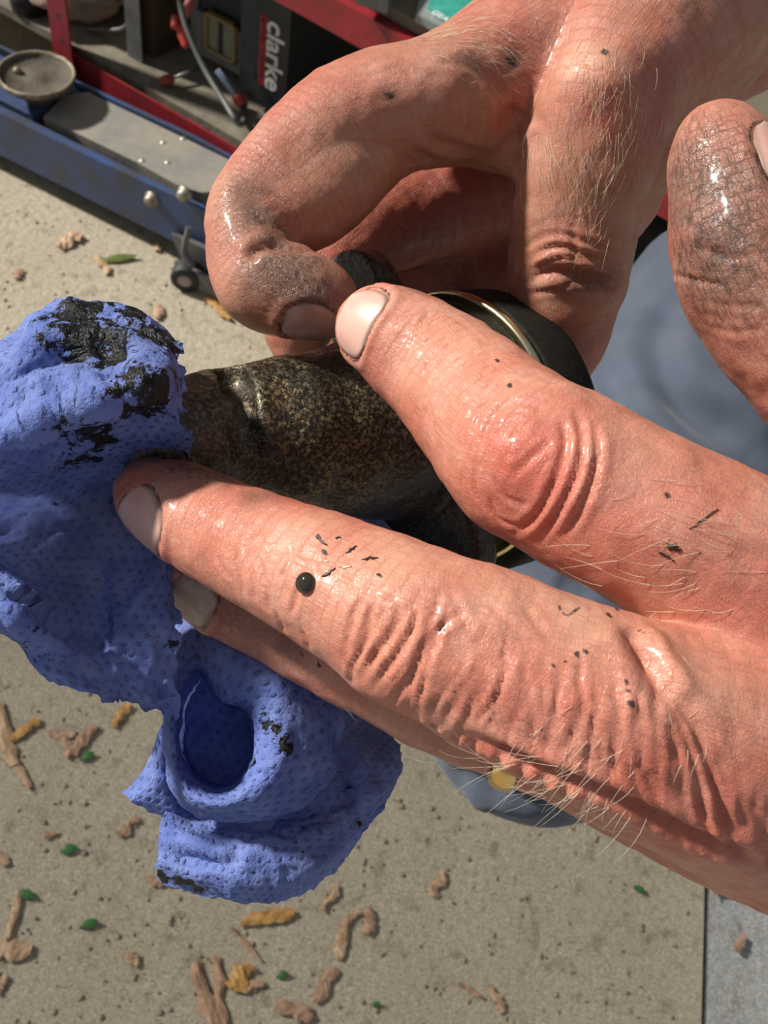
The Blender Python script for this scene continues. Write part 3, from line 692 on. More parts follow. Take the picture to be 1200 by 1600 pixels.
class Hand:
    def __init__(s, name, fingers, palms, lo, hi, h, kf=.9, kp=5., kj=6.):
        g = Grid(lo, hi, h); s.name = name
        s.ch = {}
        Ff = None
        for nm, pts in fingers.items():
            c, r = spline(pts); s.ch[nm] = (c, r)
            A = g.chain(g.new(), c, r); Ff = A if Ff is None else smin(Ff, A, kf)
        Pm = None
        for nm, pts in palms.items():
            c, r = spline(pts); s.ch[nm] = (c, r)
            A = g.chain(g.new(), c, r); Pm = A if Pm is None else smin(Pm, A, kp)
        X = smin(Ff, Pm, kj)
        s.V, s.Q = g.mesh(X, 2); s.N = normals(s.V, s.Q); s.body = Body(s.V, s.Q)
        n = len(s.V); s.at = {k: np.zeros(n) for k in ('red', 'grime_shade', 'line', 'wet', 'pale')}
        s.off = np.zeros(n); s._suv(); s.nails = []
    def _suv(s):
        best = np.full(len(s.V), 1e9); suv = np.zeros((len(s.V), 3))
        for k, (nm, (c, r)) in enumerate(s.ch.items()):
            L = np.concatenate([[0], np.cumsum(np.linalg.norm(np.diff(c, axis=0), axis=1))])
            for i in range(0, len(c) - 1):
                a, b = c[i], c[i + 1]; ba = b - a; l2 = ba @ ba + 1e-9
                idx = np.where(((s.V > np.minimum(a, b) - r[i] - 6) & (s.V < np.maximum(a, b) + r[i] + 6)).all(1))[0]
                if not len(idx): continue
                p = s.V[idx]; t = np.clip((p - a) @ ba / l2, 0, 1); w = p - a - t[:, None] * ba; d = np.linalg.norm(w, axis=1) - (r[i] + t * (r[i + 1] - r[i]))
                mk = d < best[idx]; j = idx[mk]; best[j] = d[mk]
                tt = ba / math.sqrt(l2); e1 = np.array([0, 0, -1.]); e1 = e1 - tt * (e1 @ tt); e1 /= np.linalg.norm(e1); e2 = np.cross(tt, e1)
                an = np.arctan2(w[mk] @ e2, w[mk] @ e1)
                suv[j] = np.stack([L[i] + t[mk] * math.sqrt(l2) + 61 * k, an * (r[i] if r[i] < 14 else 14), np.full(mk.sum(), k * 7.)], 1)
        s.suv = suv
    def spot(s, name, u, v, R, a=1., u2=None, v2=None):
        L = s.body.line([(u, v), (u2, v2)]) if u2 is not None else None
        if L is None:
            p, _ = s.body.hit(u, v)
            if p is None: return
            L = p[None]
        idx, d, _ = dist_poly(s.V, L, R * 2.2); w = a * np.exp(-(d / R) ** 2)
        if name == 'off': s.off[idx] += w
        else: s.at[name][idx] = np.maximum(s.at[name][idx], w)
    def crease(s, px, w=.7, dep=.35, bank=.35, line=0., red=0.):
        L = s.body.line(px)
        if L is None or len(L) < 2: return
        idx, d, t = dist_poly(s.V, L, w * 5)
        fade = np.clip(np.minimum(t, 1 - t) * 6 + .1, 0, 1)
        s.off[idx] += fade * (-dep * np.exp(-(d / w) ** 2) + bank * dep * np.exp(-((d - 2.1 * w) / (1.1 * w)) ** 2))
        if line: s.at['line'][idx] = np.maximum(s.at['line'][idx], line * fade * np.exp(-(d / (.5 * w)) ** 2))
        if red: s.at['red'][idx] = np.maximum(s.at['red'][idx], red * fade * np.exp(-(d / (1.2 * w)) ** 2))
    def mark(s, px, w=.45, a=1.):
        L = s.body.line(px)
        if L is None: return
        idx, d, t = dist_poly(s.V, L, w * 4); s.at['line'][idx] = np.maximum(s.at['line'][idx], a * np.exp(-(d / w) ** 2))
    def nail(s, u, v, tip, halfw, back, fwd, halfphi=None, mat=None, axis_r=None, label=None, sq=3.2, rot=0):
        """(u,v) nail centre; tip=(u,v) pixel toward which the nail grows; sizes in mm"""
        p, n = s.body.hit(u, v)
        q = PC(tip[0], tip[1], p[2]); t = q - p; t -= n * (t @ n); t /= np.linalg.norm(t)
        r = axis_r or 8.; C0 = p - n * r; ph = halfphi or halfw / r; a_ = math.radians(rot); n = n * math.cos(a_) + np.cross(t, n) * math.sin(a_); w = np.cross(n, t)
        s.nails.append(dict(p=p, n=n, t=t, w=w, C0=C0, r=r, ph=ph, back=back, fwd=fwd, mat=mat, label=label, sq=sq))
        # furrow and fold in the skin around the plate
        d = s.V - C0; a = d @ t; x = d @ n; y = d @ w; phi = np.arctan2(y, x); rad = np.hypot(x, y)
        near = (rad < r * 1.9) & (rad > r * .35) & (np.abs(phi) < 1.9)
        an = np.where(a > 0, a / fwd, a / back); qn = (np.abs(an) ** sq + np.abs(phi / ph) ** sq) ** (1 / sq)
        mm = (qn - 1) * 5.
        fold = .38 * np.exp(-((mm - .9) / .8) ** 2) * np.where(a > fwd * .7, .25, 1.)
        s.off += np.where(near, np.where(qn < 1, -.42 * np.clip((1 - qn) * 6, 0, 1), 0) + fold, 0)
        s.at['line'] = np.maximum(s.at['line'], np.where(near, np.exp(-((mm - .05) / .22) ** 2) * .62, 0))
    def finish(s, mat, parent, label=None, cat=None, group=None):
        V = s.V + s.N * s.off[:, None]
        me = mesh_np(s.name, c2w(V), s.Q)
        for k, a in s.at.items(): attr(me, k, np.clip(a, 0, 1))
        attr(me, 'suv', s.suv)
        o = link(s.name, me, mat, parent); props(o, label, cat, group)
        for nl in s.nails:
            m_, k_ = 22, 22; rows = []; ed = []; tp = []; uv = []
            aa = np.linspace(-nl['back'], nl['fwd'], m_); rref = None
            R = np.zeros((m_, k_)); Pn = np.zeros((m_, k_, 3))
            for i, a in enumerate(aa):
                for j, b in enumerate(np.linspace(-1, 1, k_)):
                    an = a / nl['fwd'] if a > 0 else a / nl['back']
                    wf = (1 - abs(an) ** nl['sq']) ** (1 / nl['sq']) if abs(an) < 1 else 0
                    wf = max(wf, .35 if a < 0 else .62) if abs(an) > .9 else wf
                    ph = b * nl['ph'] * wf
                    dr = nl['n'] * math.cos(ph) + nl['w'] * math.sin(ph); A = nl['C0'] + nl['t'] * a
                    h = s.body.b.ray_cast(Vector(A + dr * nl['r'] * 2.2), Vector(-dr), nl['r'] * 2.4)
                    rr = np.linalg.norm(np.array(h[0]) - A) if h[0] is not None else nl['r'] * .8
                    R[i, j] = rr; Pn[i, j] = dr
                    q = max(abs(an), abs(b)) ; ed.append(q if a < nl['fwd'] * .75 or abs(b) > .9 else abs(b) * .9); tp.append(max(0, (a / nl['fwd'] - .72) / .28)); uv.append((a, ph * nl['r'], 0))
            i0 = int(m_ * .45)
            for i in range(m_):
                lim = R[i0] - .10 * max(0, aa[i] - aa[i0]) ** 1.25
                if i > i0: R[i] = np.maximum(R[i], lim)
            R = R + .12 - .30 * np.clip((np.abs(np.linspace(-1, 1, k_))[None, :] - .86) / .14, 0, 1) - .35 * np.clip((-aa[:, None] / nl['back'] - .85) / .15, 0, 1)
            top = np.array([[nl['C0'] + nl['t'] * aa[i] + Pn[i, j] * R[i, j] for j in range(k_)] for i in range(m_)])
            bot = top - Pn * .45
            Vn = np.vstack([top.reshape(-1, 3), bot.reshape(-1, 3)]); n0 = m_ * k_; Qn = []
            I = lambda i, j: i * k_ + j
            for i in range(m_ - 1):
                for j in range(k_ - 1):
                    Qn.append((I(i, j), I(i, j + 1), I(i + 1, j + 1), I(i + 1, j))); Qn.append(tuple(n0 + x for x in (I(i, j), I(i + 1, j), I(i + 1, j + 1), I(i, j + 1))))
            for i in range(m_ - 1):
                Qn.append((I(i, 0), I(i + 1, 0), n0 + I(i + 1, 0), n0 + I(i, 0))); Qn.append((I(i, k_ - 1), n0 + I(i, k_ - 1), n0 + I(i + 1, k_ - 1), I(i + 1, k_ - 1)))
            for j in range(k_ - 1):
                Qn.append((I(m_ - 1, j), I(m_ - 1, j + 1), n0 + I(m_ - 1, j + 1), n0 + I(m_ - 1, j)))
            mn = mesh_np('fingernail', c2w(Vn), np.array(Qn)); attr(mn, 'edge', np.array(ed + ed)); attr(mn, 'tip', np.array(tp + tp)); attr(mn, 'suv', np.array(uv + uv))
            bmn = bmesh.new(); bmn.from_mesh(mn); bmesh.ops.recalc_face_normals(bmn, faces=bmn.faces); bmn.to_mesh(mn); bmn.free()
            link('fingernail', mn, nl['mat'] or M_nail, o)
            if nl['label']: o.children[-1]['label'] = nl['label']
        s.obj = o; s.Vf = V; s.fbody = Body(V, s.Q)
        return o
    def hairs(s, regs, seed=1):
        rg = np.random.RandomState(seed); Vh = []; Qh = []; n = 0
        for (u0, v0, u1, v1, cnt, dx, dy, Lm, w) in regs:
            for _ in range(cnt):
                t = rg.rand(); u = u0 + (u1 - u0) * t + rg.randn() * w; v = v0 + (v1 - v0) * t + rg.randn() * w
                p, nr = s.fbody.hit(u, v)
                if p is None: continue
                q = PC(u + dx + rg.randn() * 14, v + dy + rg.randn() * 14, p[2]); d = q - p; d -= nr * (d @ nr); d /= np.linalg.norm(d) + 1e-9
                L = Lm * rg.uniform(.5, 1.3); sd_ = np.cross(nr, d); cv = rg.uniform(-.35, .35); up = rg.uniform(.12, .38)
                pts = [p + d * L * x + nr * (up * L * (x - .9 * x * x) + .05) + sd_ * cv * L * x * x for x in np.linspace(0, 1, 6)]
                for i, c in enumerate(pts):
                    r = .030 * (1 - .75 * i / 5)
                    for a in (0, 2.09, 4.19): Vh.append(c + r * (math.cos(a) * nr + math.sin(a) * sd_))
                for i in range(5):
                    for j in range(3): Qh.append([n + i * 3 + j, n + i * 3 + (j + 1) % 3, n + i * 3 + 3 + (j + 1) % 3, n + i * 3 + 3 + j])
                n += 18
        me = mesh_np('hair', c2w(np.array(Vh)), np.array(Qh)); o = link('hair', me, M_hair, s.obj); o['kind'] = 'stuff'

# ------------------------------------------------------------------ near hand
near = Hand('hand', {
    'index': [(577, 507, 176, 44), (590, 514, 174, 68), (630, 535, 172, 84), (690, 580, 169, 96), (760, 648, 161, 115), (822, 708, 153, 133), (880, 742, 150, 137), (960, 785, 148, 139), (1060, 838, 147, 143), (1180, 905, 148, 152), (1300, 980, 152, 160)],
    'middle': [(225, 768, 168, 42), (243, 778, 167, 62), (285, 798, 165, 78), (350, 833, 160, 87), (440, 875, 153, 96), (545, 925, 146, 112), (640, 975, 141, 127), (745, 1020, 139, 138), (860, 1072, 138, 150), (990, 1125, 138, 160), (1150, 1190, 142, 175), (1330, 1270, 150, 185)],
    'ring': [(292, 905, 181, 30), (305, 912, 180, 50), (345, 928, 179, 64), (430, 965, 178, 73), (540, 1022, 174, 78), (650, 1078, 170, 80), (750, 1118, 168, 83), (880, 1165, 165, 88), (1050, 1225, 160, 110), (1250, 1290, 160, 140)],
    'little': [(690, 1110, 192, 40), (790, 1158, 186, 62), (890, 1192, 178, 70), (1000, 1238, 170, 82), (1130, 1295, 165, 92), (1300, 1350, 165, 110)],
    'thumb': [(1118, 215, 160, 52), (1128, 245, 160, 80), (1147, 310, 159, 103), (1168, 390, 158, 118), (1215, 470, 157, 128), (1300, 560, 158, 136), (1400, 680, 160, 150), (1500, 830, 160, 180)],
}, {
    'palm_upper': [(1215, 960, 150, 150), (1330, 1010, 154, 175), (1500, 1060, 160, 200), (1700, 1130, 175, 200)],
    'palm_mid': [(1120, 1130, 143, 130), (1300, 1160, 150, 200), (1500, 1200, 160, 230), (1750, 1260, 178, 220)],
    'palm_low': [(1200, 1260, 158, 110), (1350, 1290, 160, 150), (1550, 1330, 170, 190)],
    'thenar': [(1460, 780, 162, 170), (1520, 920, 165, 200), (1650, 1060, 175, 210)],
}, (-44, -66, 120), (112, 62, 208), .5)
nr_ = near
RA = 24; RB = -78
nr_.nail(554, 500, (500, 470), 5.6, 4.0, 4.4, mat=M_nail, axis_r=7.6, halfphi=.88, sq=2.7)
nr_.nail(226, 797, (170, 735), 5.6, 5.6, 4.5, mat=M_nail, axis_r=7.0, halfphi=.86, sq=2.8, rot=RA)
nr_.nail(306, 922, (262, 880), 5.0, 5.0, 4.0, mat=M_nail_d, axis_r=6.0, halfphi=.9, rot=RA, label='dirty fingernail with a black rim')
nr_.nail(1150, 245, (1128, 160), 5.2, 7.5, 6.5, mat=M_nail, axis_r=7.6, halfphi=1.0, rot=RB, label='thumbnail seen edge on')
# shape: index knuckle
nr_.spot('off', 812, 688, 4.6, 1.1); nr_.spot('off', 835, 745, 5, .5); nr_.spot('off', 930, 690, 3, .5, 905, 780)
for c in ([(898, 640), (910, 690), (900, 745), (872, 800), (836, 850)], [(878, 660), (884, 700), (868, 755), (838, 805), (800, 835)], [(926, 660), (932, 720), (912, 785), (880, 840)]): nr_.crease(c, .55, .55, .4, red=.5)
for c in ([(865, 690), (830, 720), (806, 742)], [(790, 640), (765, 665), (757, 700)], [(772, 742), (790, 775), (830, 790)], [(762, 775), (780, 812), (815, 822)], [(745, 720), (742, 765), (760, 800)], [(850, 640), (800, 630), (765, 650)]): nr_.crease(c, .45, .28, .4, red=.3)
rg = np.random.RandomState(5)
for i in range(9):   # distal joint of the index
    k = i / 8; x = 612 + 120 * k; y = 600 + 100 * k
    nr_.crease([(x + 6, y - 10), (x + 26 + rg.randn() * 4, y - 50 - rg.rand() * 20), (x + 62 + rg.randn() * 5, y - 104 - rg.rand() * 20)], .4, .13 + .10 * rg.rand(), .4)
for c in ([(622, 520), (660, 540), (680, 500)], [(640, 560), (668, 575), (700, 540)], [(700, 490), (740, 520), (770, 560)]): nr_.crease(c, .4, .12, .3)
# middle finger: deep transverse folds
anch = [[(575, 905), (560, 960), (525, 1028)], [(690, 930), (655, 1010), (608, 1092)], [(765, 965), (735, 1050), (700, 1132)], [(860, 1020), (850, 1110), (835, 1180)], [(960, 1040), (965, 1140), (955, 1215)], [(1028, 1050), (1055, 1170), (1075, 1280)], [(1062, 1062), (1130, 1200), (1185, 1325)]]
an_ = np.array(anch, float); nF = 54
for i in range(nF):
    k = i / (nF - 1) * (len(an_) - 1); a = min(int(k), len(an_) - 2); q = an_[a] + (an_[a + 1] - an_[a]) * (k - a)
    q = q + rg.randn(3, 2) * 10; cut = rg.uniform(0, .8); q[0] = q[0] + (q[1] - q[0]) * cut * (1 if i % 3 else 0)
    nr_.crease([tuple(x) for x in q], rg.uniform(.28, .55), rg.choice([.08, .14, .22, .42]), .35, red=.2)
for i in range(60):
    u = rg.uniform(560, 1150); k = (u - 560) / 590; v = 980 + 190 * k + rg.uniform(-70, 110); nr_.crease([(u, v), (u - 8 + 14 * k + rg.randn() * 5, v + 20), (u - 12 + 24 * k + rg.randn() * 6, v + rg.uniform(36, 60))], rg.uniform(.28, .4), rg.uniform(.07, .18), .4)
for i in range(12):
    k = i / 11; nr_.spot('off', 600 + 430 * k + rg.randn() * 10, 1010 + 130 * k + rg.randn() * 25, rg.uniform(2.5, 4), rg.uniform(-.25, .35))
for c in ([(368, 855), (374, 895), (384, 930)], [(382, 850), (396, 895), (402, 940)], [(398, 860), (416, 905), (424, 950)], [(340, 868), (350, 890), (362, 906)], [(455, 850), (452, 880), (440, 905)], [(470, 890), (468, 925), (455, 960)]): nr_.crease(c, .45, .30, .4, red=.2)
for c in ([(700, 920), (720, 960), (735, 990)], [(760, 940), (800, 980), (830, 1010)], [(820, 950), (860, 1000)]): nr_.crease(c, .5, .2, .4)
# web valley and hand back
nr_.crease([(978, 978), (1000, 1010), (1022, 1060), (1040, 1110)], 1.5, 1.3, .5, red=.15)
nr_.crease([(1000, 1010), (1030, 1050), (1070, 1100), (1110, 1160)], 1.0, .5, .4)
for i in range(16):
    x = 1000 + i * 16; nr_.crease([(x - 10 + rg.randn() * 6, 1190 + i * 4), (x + rg.randn() * 6, 1250 + i * 5), (x + 14 + rg.randn() * 6, 1320 + i * 4)], .6, rg.uniform(.2, .5), .5)
for i in range(9):
    x = 640 + i * 36; nr_.crease([(x + rg.randn() * 5, 1120 + i * 13), (x - 14, 1150 + i * 13), (x - 22, 1178 + i * 12)], .55, rg.uniform(.3, .6), .4, red=.3)
for c in ([(430, 955), (440, 985), (432, 1015)], [(470, 985), (480, 1010), (468, 1040)], [(545, 1035), (550, 1060), (536, 1085)]): nr_.crease(c, .5, .3, .4)
nr_.crease([(730, 1150), (840, 1198), (950, 1240), (1070, 1300), (1195, 1352)], 1.1, 1.3, .5, line=.12, red=.3)
for i in range(16):
    x = 760 + i * 27 + rg.randn() * 6; y = 1178 + (x - 760) * .43; nr_.crease([(x, y), (x - 4 + rg.randn() * 4, y + 22), (x - 2, y + 44)], rg.uniform(.4, .6), rg.uniform(.08, .2), .3, red=.2)
# thumb pad creases
nr_.crease([(1052, 428), (1085, 438), (1130, 446)], .35, .5, .2, line=.5)
for c in ([(1090, 470), (1140, 478), (1200, 478)], [(1080, 380), (1130, 400), (1190, 400)], [(1100, 510), (1150, 520), (1200, 512)]): nr_.crease(c, .5, .2, .3, line=.25)
# large slow relief
nr_.off += .35 * fbm(nr_.V / 7., 11, 3)
0 * (nr_.off) + 0 * vnoise(np.column_stack([nr_.suv[:, 0] / .9, nr_.suv[:, 1] / 4., nr_.suv[:, 2]]), 5)
# colour
nr_.at['red'] += .12 + .22 * np.clip(fbm(nr_.V / 9., 21), 0, 1)
for a in ((812, 700, 8, 1.), (860, 770, 7, .75), (1000, 850, 10, .55), (1130, 930, 12, .6), (1090, 800, 9, .5), (330, 860, 4, .35), (760, 1060, 8, .35), (900, 1180, 8, .5), (1000, 1230, 9, .65), (820, 1230, 8, .8), (1080, 1320, 10, .75), (1150, 1240, 9, .5), (560, 480, 3, .1), (675, 540, 5, .35), (640, 1110, 5, .4)): nr_.spot('red', *a)
for a in ((470, 830, 6, .5), (600, 880, 8, .5), (820, 935, 8, .55), (900, 960, 7, .7), (1010, 960, 6, .5), (640, 560, 5, .3), (1110, 1060, 8, .45), (990, 700, 6, .25)): nr_.spot('pale', *a)
for a in ((285, 725, 3.8, .95, 350, 745), (400, 775, 3.0, .55), (240, 718, 3, .8), (620, 442, 1.2, .5, 690, 468), (1110, 300, 12, 1., 1130, 400), (1080, 250, 9, .85), (1160, 450, 9, .6), (1100, 470, 7, .6), (1065, 400, 6, .8), (330, 945, 5, .45, 420, 985), (450, 1000, 4, .6), (845, 880, 2.0, .35, 930, 935), (800, 770, 3, .2)): nr_.spot('grime_shade', *a)
nr_.at['wet'] += .35
for a in ((330, 790, 6, 1.), (760, 700, 8, 1.), (930, 720, 9, 1.), (1060, 800, 12, .9), (700, 1000, 10, 1.), (900, 1060, 10, .9), (1010, 1040, 6, 1.), (1100, 230, 8, .9), (520, 890, 6, .8)): nr_.spot('wet', *a)
for c in ( [(930, 938), (952, 944)], [(870, 945), (885, 962), (905, 950)], [(1000, 985), (1012, 992)], [(340, 925), (348, 945), (338, 972)]): nr_.mark(c, .26, .62)
for (u, v, w) in ((505, 860, .5), (496, 838, .4), (592, 898, .35), (1042, 772, .5), (982, 1098, .6), (975, 1065, .35), (980, 1080, .35), (900, 1020, .4), (880, 1030, .3), (915, 1018, .3), (865, 1040, .3), (470, 1020, .35), (498, 1037, .4), (1090, 860, .3), (950, 960, .6), (963, 948, .4), (775, 560, .4), (795, 600, .4)): nr_.mark([(u, v), (u + 3, v + 4)], w * .75, .9)
nho = near.finish(M_skin, None, 'large oily hand reaching in from the right with gold ring, fingers on casting and towel', 'hand', "mechanic's hands")
near.hairs([(720, 1190, 900, 1240, 46, -60, 20, 7, 22), (850, 1200, 1000, 1290, 40, -50, 50, 6, 22), (940, 860, 1120, 900, 26, -40, 10, 6, 40), (960, 760, 1130, 830, 16, 40, 20, 6, 30), (800, 1140, 1000, 1200, 22, -30, 30, 5, 25), (1040, 1040, 1100, 1180, 10, -20, 40, 3, 20), (500, 1070, 540, 1090, 3, 10, 40, 5, 4)], 4)

# ------------------------------------------------------------------ far hand
far = Hand('hand', {
    'pincer': [(514, 484, 187, 38), (496, 470, 186, 60), (462, 457, 186, 72), (415, 442, 187, 74), (393, 400, 189, 70), (384, 350, 191, 66), (408, 310, 193, 72), (458, 262, 196, 84), (520, 210, 199, 90), (590, 175, 201, 93), (670, 155, 203, 90), (770, 125, 207, 100), (900, 60, 214, 130)],
    'pulp': [(425, 345, 191, 62), (465, 325, 194, 72), (520, 275, 198, 80), (590, 220, 203, 70)],
    'straight': [(852, 600, 226, 42), (862, 570, 224, 60), (874, 510, 220, 78), (884, 450, 216, 90), (892, 390, 212, 97), (905, 320, 208, 100), (922, 250, 204, 107), (938, 170, 202, 112), (980, 90, 204, 125), (1070, -10, 210, 160)],
    'behind': [(462, 530, 222, 46), (468, 500, 222, 58), (500, 430, 224, 64), (560, 370, 230, 74), (650, 320, 240, 90), (780, 270, 246, 100), (900, 180, 240, 110)],
    'curl': [(560, 500, 256, 70), (640, 430, 262, 90), (760, 370, 262, 100), (900, 250, 250, 110)],
    'curl_low': [(680, 560, 262, 80), (760, 480, 264, 95), (830, 400, 256, 100), (930, 280, 246, 110)],
}, {
    'web': [(650, 190, 206, 62), (735, 195, 214, 56), (815, 215, 210, 60)],
    'back_left': [(700, 150, 214, 95), (830, 90, 216, 115), (980, 20, 222, 160), (1150, -80, 235, 200), (1300, -180, 250, 210)],
    'back_right': [(980, 230, 222, 95), (1010, 130, 220, 120), (1090, 20, 226, 150), (1230, -90, 245, 190)],
    'palm': [(700, 300, 258, 120), (800, 260, 252, 130), (930, 150, 245, 140)],
}, (-37, 14, 172), (100, 116, 290), .72, kf=1.2, kp=5, kj=5)
fa = far
RC = -26
fa.nail(484, 490, (545, 505), 5.0, 4.6, 5.5, mat=M_nail_d, axis_r=6.2, halfphi=.80, rot=RC, sq=2.2, label='dull fingernail with a pale free edge')
fa.crease([(386, 408), (402, 390), (432, 384), (470, 388), (500, 396)], 1.1, 1.2, .35, line=.35, red=.3)
fa.crease([(395, 300), (430, 312), (452, 335), (462, 360), (455, 365)], 1.0, .45, .35, line=.15, red=.3)
fa.crease([(402, 345), (430, 352), (455, 358)], .8, .35, .4)
fa.crease([(815, 168), (800, 190), (802, 215), (816, 245)], 2.2, 1.2, .4)
fa.spot('off', 905, 120, 8.5, 2.4); fa.spot('off', 960, 130, 5, 1.); fa.spot('off', 925, 165, 4, -.6)
fa.spot('off', 700, 130, 8, .9); fa.spot('off', 850, 90, 7, -1.2, 800, 150); fa.spot('off', 560, 150, 7, .6); fa.spot('off', 345, 300, 5, .5)
for c in ([(700, 90), (760, 120), (790, 160)], [(730, 250), (780, 268), (812, 300)], [(660, 210), (720, 232), (780, 240)], [(640, 235), (700, 262), (760, 300)]): fa.crease(c, 1.2, .55, .5)
rg = np.random.RandomState(9)
for i in range(9):
    y = 352 + i * 12; fa.crease([(812, y + 12 + rg.randn() * 4), (870, y - 8 + rg.randn() * 5), (920, y + rg.randn() * 5), (972, y + 18)], .5, rg.uniform(.12, .40), .4, red=.25)
fa.crease([(832, 428), (870, 424), (905, 432), (955, 436)], 1.2, .9, .5, line=.3, red=.5)
fa.crease([(895, 350), (897, 390), (892, 425)], .6, .35, .4)
for i in range(26):
    u = rg.uniform(560, 780); v = rg.uniform(40, 170); fa.crease([(u, v), (u + 22, v - 8 + rg.randn() * 5), (u + 46, v - 8 + rg.randn() * 8)], .45, .16, .3)
for i in range(0):
    u = rg.uniform(440, 560); v = 330 - (u - 440) * 1.1 + rg.randn() * 22; fa.crease([(u, v), (u + 14, v - 20), (u + 20, v - 44)], .45, .15, .3)
for i in range(10):
    y = 420 + i * 9; fa.crease([(395 + rg.randn() * 4, y - 20), (450, y - 8), (500, y + 6)], .35, .12, .3)
fa.off += .40 * fbm(fa.V / 8., 31, 3)
0 * vnoise(np.column_stack([fa.suv[:, 0] / 1.0, fa.suv[:, 1] / 4., fa.suv[:, 2]]), 6)
fa.at['red'] += .10 + .25 * np.clip(fbm(fa.V / 10., 41), 0, 1)
for a in ((940, 150, 5, .8), (800, 190, 5, .3), (880, 400, 8, .5), (640, 260, 12, .35), (480, 270, 8, .25), (650, 380, 20, .6), (560, 360, 10, .6), (440, 535, 5, .6), (590, 130, 8, .4)): fa.spot('red', *a)
for a in ((905, 115, 6, .7), (520, 200, 8, .35), (860, 230, 8, .35), (600, 130, 8, .3), (345, 440, 6, .35), (720, 240, 6, .3), (350, 300, 6, .3)): fa.spot('pale', *a)
for a in ((450, 430, 7, 1.), (490, 470, 6, 1.), (410, 430, 5, .75), (400, 330, 5, .8), (430, 370, 4, .8), (380, 300, 4, .5), (378, 360, 4, .45), (900, 440, 4, .55, 950, 440), (800, 95, 3, .7), (608, 150, 1.2, .7), (745, 100, 4, .35), (880, 560, 8, .45)): fa.spot('grime_shade', *a)
fa.mark([(797, 90), (803, 97)], .9, .8); fa.mark([(604, 149), (612, 153)], .7, .6); fa.mark([(945, 89), (947, 91)], .6, .9)
for a in ((650, 360, 26, 1.), (600, 420, 20, 1.), (740, 400, 22, 1.), (540, 400, 10, .8)): fa.spot('red', *a)  # deep red over the palm stands in for its shade
for a in ((650, 400, 18, .6), (740, 420, 18, .6), (600, 340, 10, .4)): fa.spot('grime_shade', *a)  # dark tint laid on the palm to paint its shade
fa.at['wet'] += .30
for a in ((440, 435, 6, 1.), (800, 60, 12, .7), (870, 380, 7, .6)): fa.spot('wet', *a)
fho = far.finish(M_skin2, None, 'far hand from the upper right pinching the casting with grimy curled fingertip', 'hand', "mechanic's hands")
far.hairs([(850, 220, 930, 330, 150, -8, 60, 5, 34), (700, 40, 850, 110, 110, 60, 30, 5, 26), (890, 60, 1020, 200, 110, -5, 60, 5, 34), (640, 70, 760, 40, 40, 50, -10, 4, 8), (460, 190, 400, 240, 10, -20, -60, 4, 6), (940, 180, 1000, 300, 60, 0, 60, 4, 26)], 8)

# ================================================================== CASTING
AX = np.array([.72, .17, .67]); AX /= np.linalg.norm(AX)
E1 = np.array([-AX[0] * AX[1], 1 - AX[1] ** 2, -AX[1] * AX[2]]); E1[2] = 0
E1 = np.array([0, 1, 0.]) - AX * AX[1]; E1 /= np.linalg.norm(E1); E2 = np.cross(AX, E1)
def planept(u, v, O):
    r = np.array([(u - 600) / F, -(v - 800) / F, 1.]); t = (O @ AX) / (r @ AX); w = r * t - O; return w @ E1, w @ E2
g = Grid((-42, -20, 155), (26, 60, 248), .5)
A0 = PC(262, 692, 176); A1 = PC(345, 680, 183); A2 = PC(402, 684, 187); A3 = PC(500, 682, 196.5); A4 = PC(620, 662, 208)
left = g.chain(g.new(), np.array([A0, A1, A2 + AX * 3]), np.array([9.2, 9.8, 10.6]), 6)
main = g.chain(g.new(), np.array([A2 + AX * 10, A3 + AX * 4, A4]), np.array([14.2, 16.2, 19.4]), 6)
X, Y, Z = g.coords()
axd = (X - A2[0]) * AX[0] + (Y - A2[1]) * AX[1] + (Z - A2[2]) * AX[2]
main = -smin(-main, -(np.float32(-1.2) - axd), 2.0)                # shoulder cut, rounded
wing = g.chain(g.new(), np.array([PC(270, 686, 180), PC(345, 662, 186), PC(425, 655, 191)]), np.array([9.2, 9.8, 10.6]), 6)
body = smin(smin(left, wing, 3.), main, 1.6)
Of = PC(640, 655, 209)
rel = (X - Of[0], Y - Of[1], Z - Of[2])
ca = rel[0] * AX[0] + rel[1] * AX[1] + rel[2] * AX[2]; c1_ = rel[0] * E1[0] + rel[1] * E1[1] + rel[2] * E1[2]; c2_ = rel[0] * E2[0] + rel[1] * E2[1] + rel[2] * E2[2]
def cap2(p, q, r):
    b = (q[0] - p[0], q[1] - p[1]); L = b[0] ** 2 + b[1] ** 2
    t = np.clip(((c1_ - p[0]) * b[0] + (c2_ - p[1]) * b[1]) / L, 0, 1)
    return np.sqrt((c1_ - p[0] - t * b[0]) ** 2 + (c2_ - p[1] - t * b[1]) ** 2) - r
lu = planept(564, 466, Of); ll = planept(688, 856, Of)
d2 = smin(cap2(lu, (0, 0), 9.6), cap2((0, 0), ll, 12.5), 6.); d2 = smin(d2, np.sqrt(c1_ ** 2 + c2_ ** 2) - 19, 6.)
plate = -smin(-d2, -(np.abs(ca) - 3.0), 1.2)
core = -smin(-(np.sqrt(c1_ ** 2 + c2_ ** 2) - 20), -(np.abs(ca - 5) - 6), 1.)
tot = smin(body, smin(plate, core, 1.), 2.)
gc, gr_ = catmull([PC(360, 588, 184), PC(372, 625, 177.5), PC(386, 680, 175), (PC(404, 735, 176)), PC(436, 790, 181)], 5), None
gv = g.chain(g.new(), gc, np.full(len(gc), 3.0), 5)
tot = -smin(-tot, gv, 1.6)
V, Q = g.mesh(tot.astype(np.float32), 1); N = normals(V, Q)
V = V + N * (.10 * fbm(V / 1.1, 3, 3) + .16 * fbm(V / 5., 5, 2))[:, None]
t = NT('cast_iron'); sp = t.noise(1300, 3, .7); mid = t.noise(60, 4, .6)
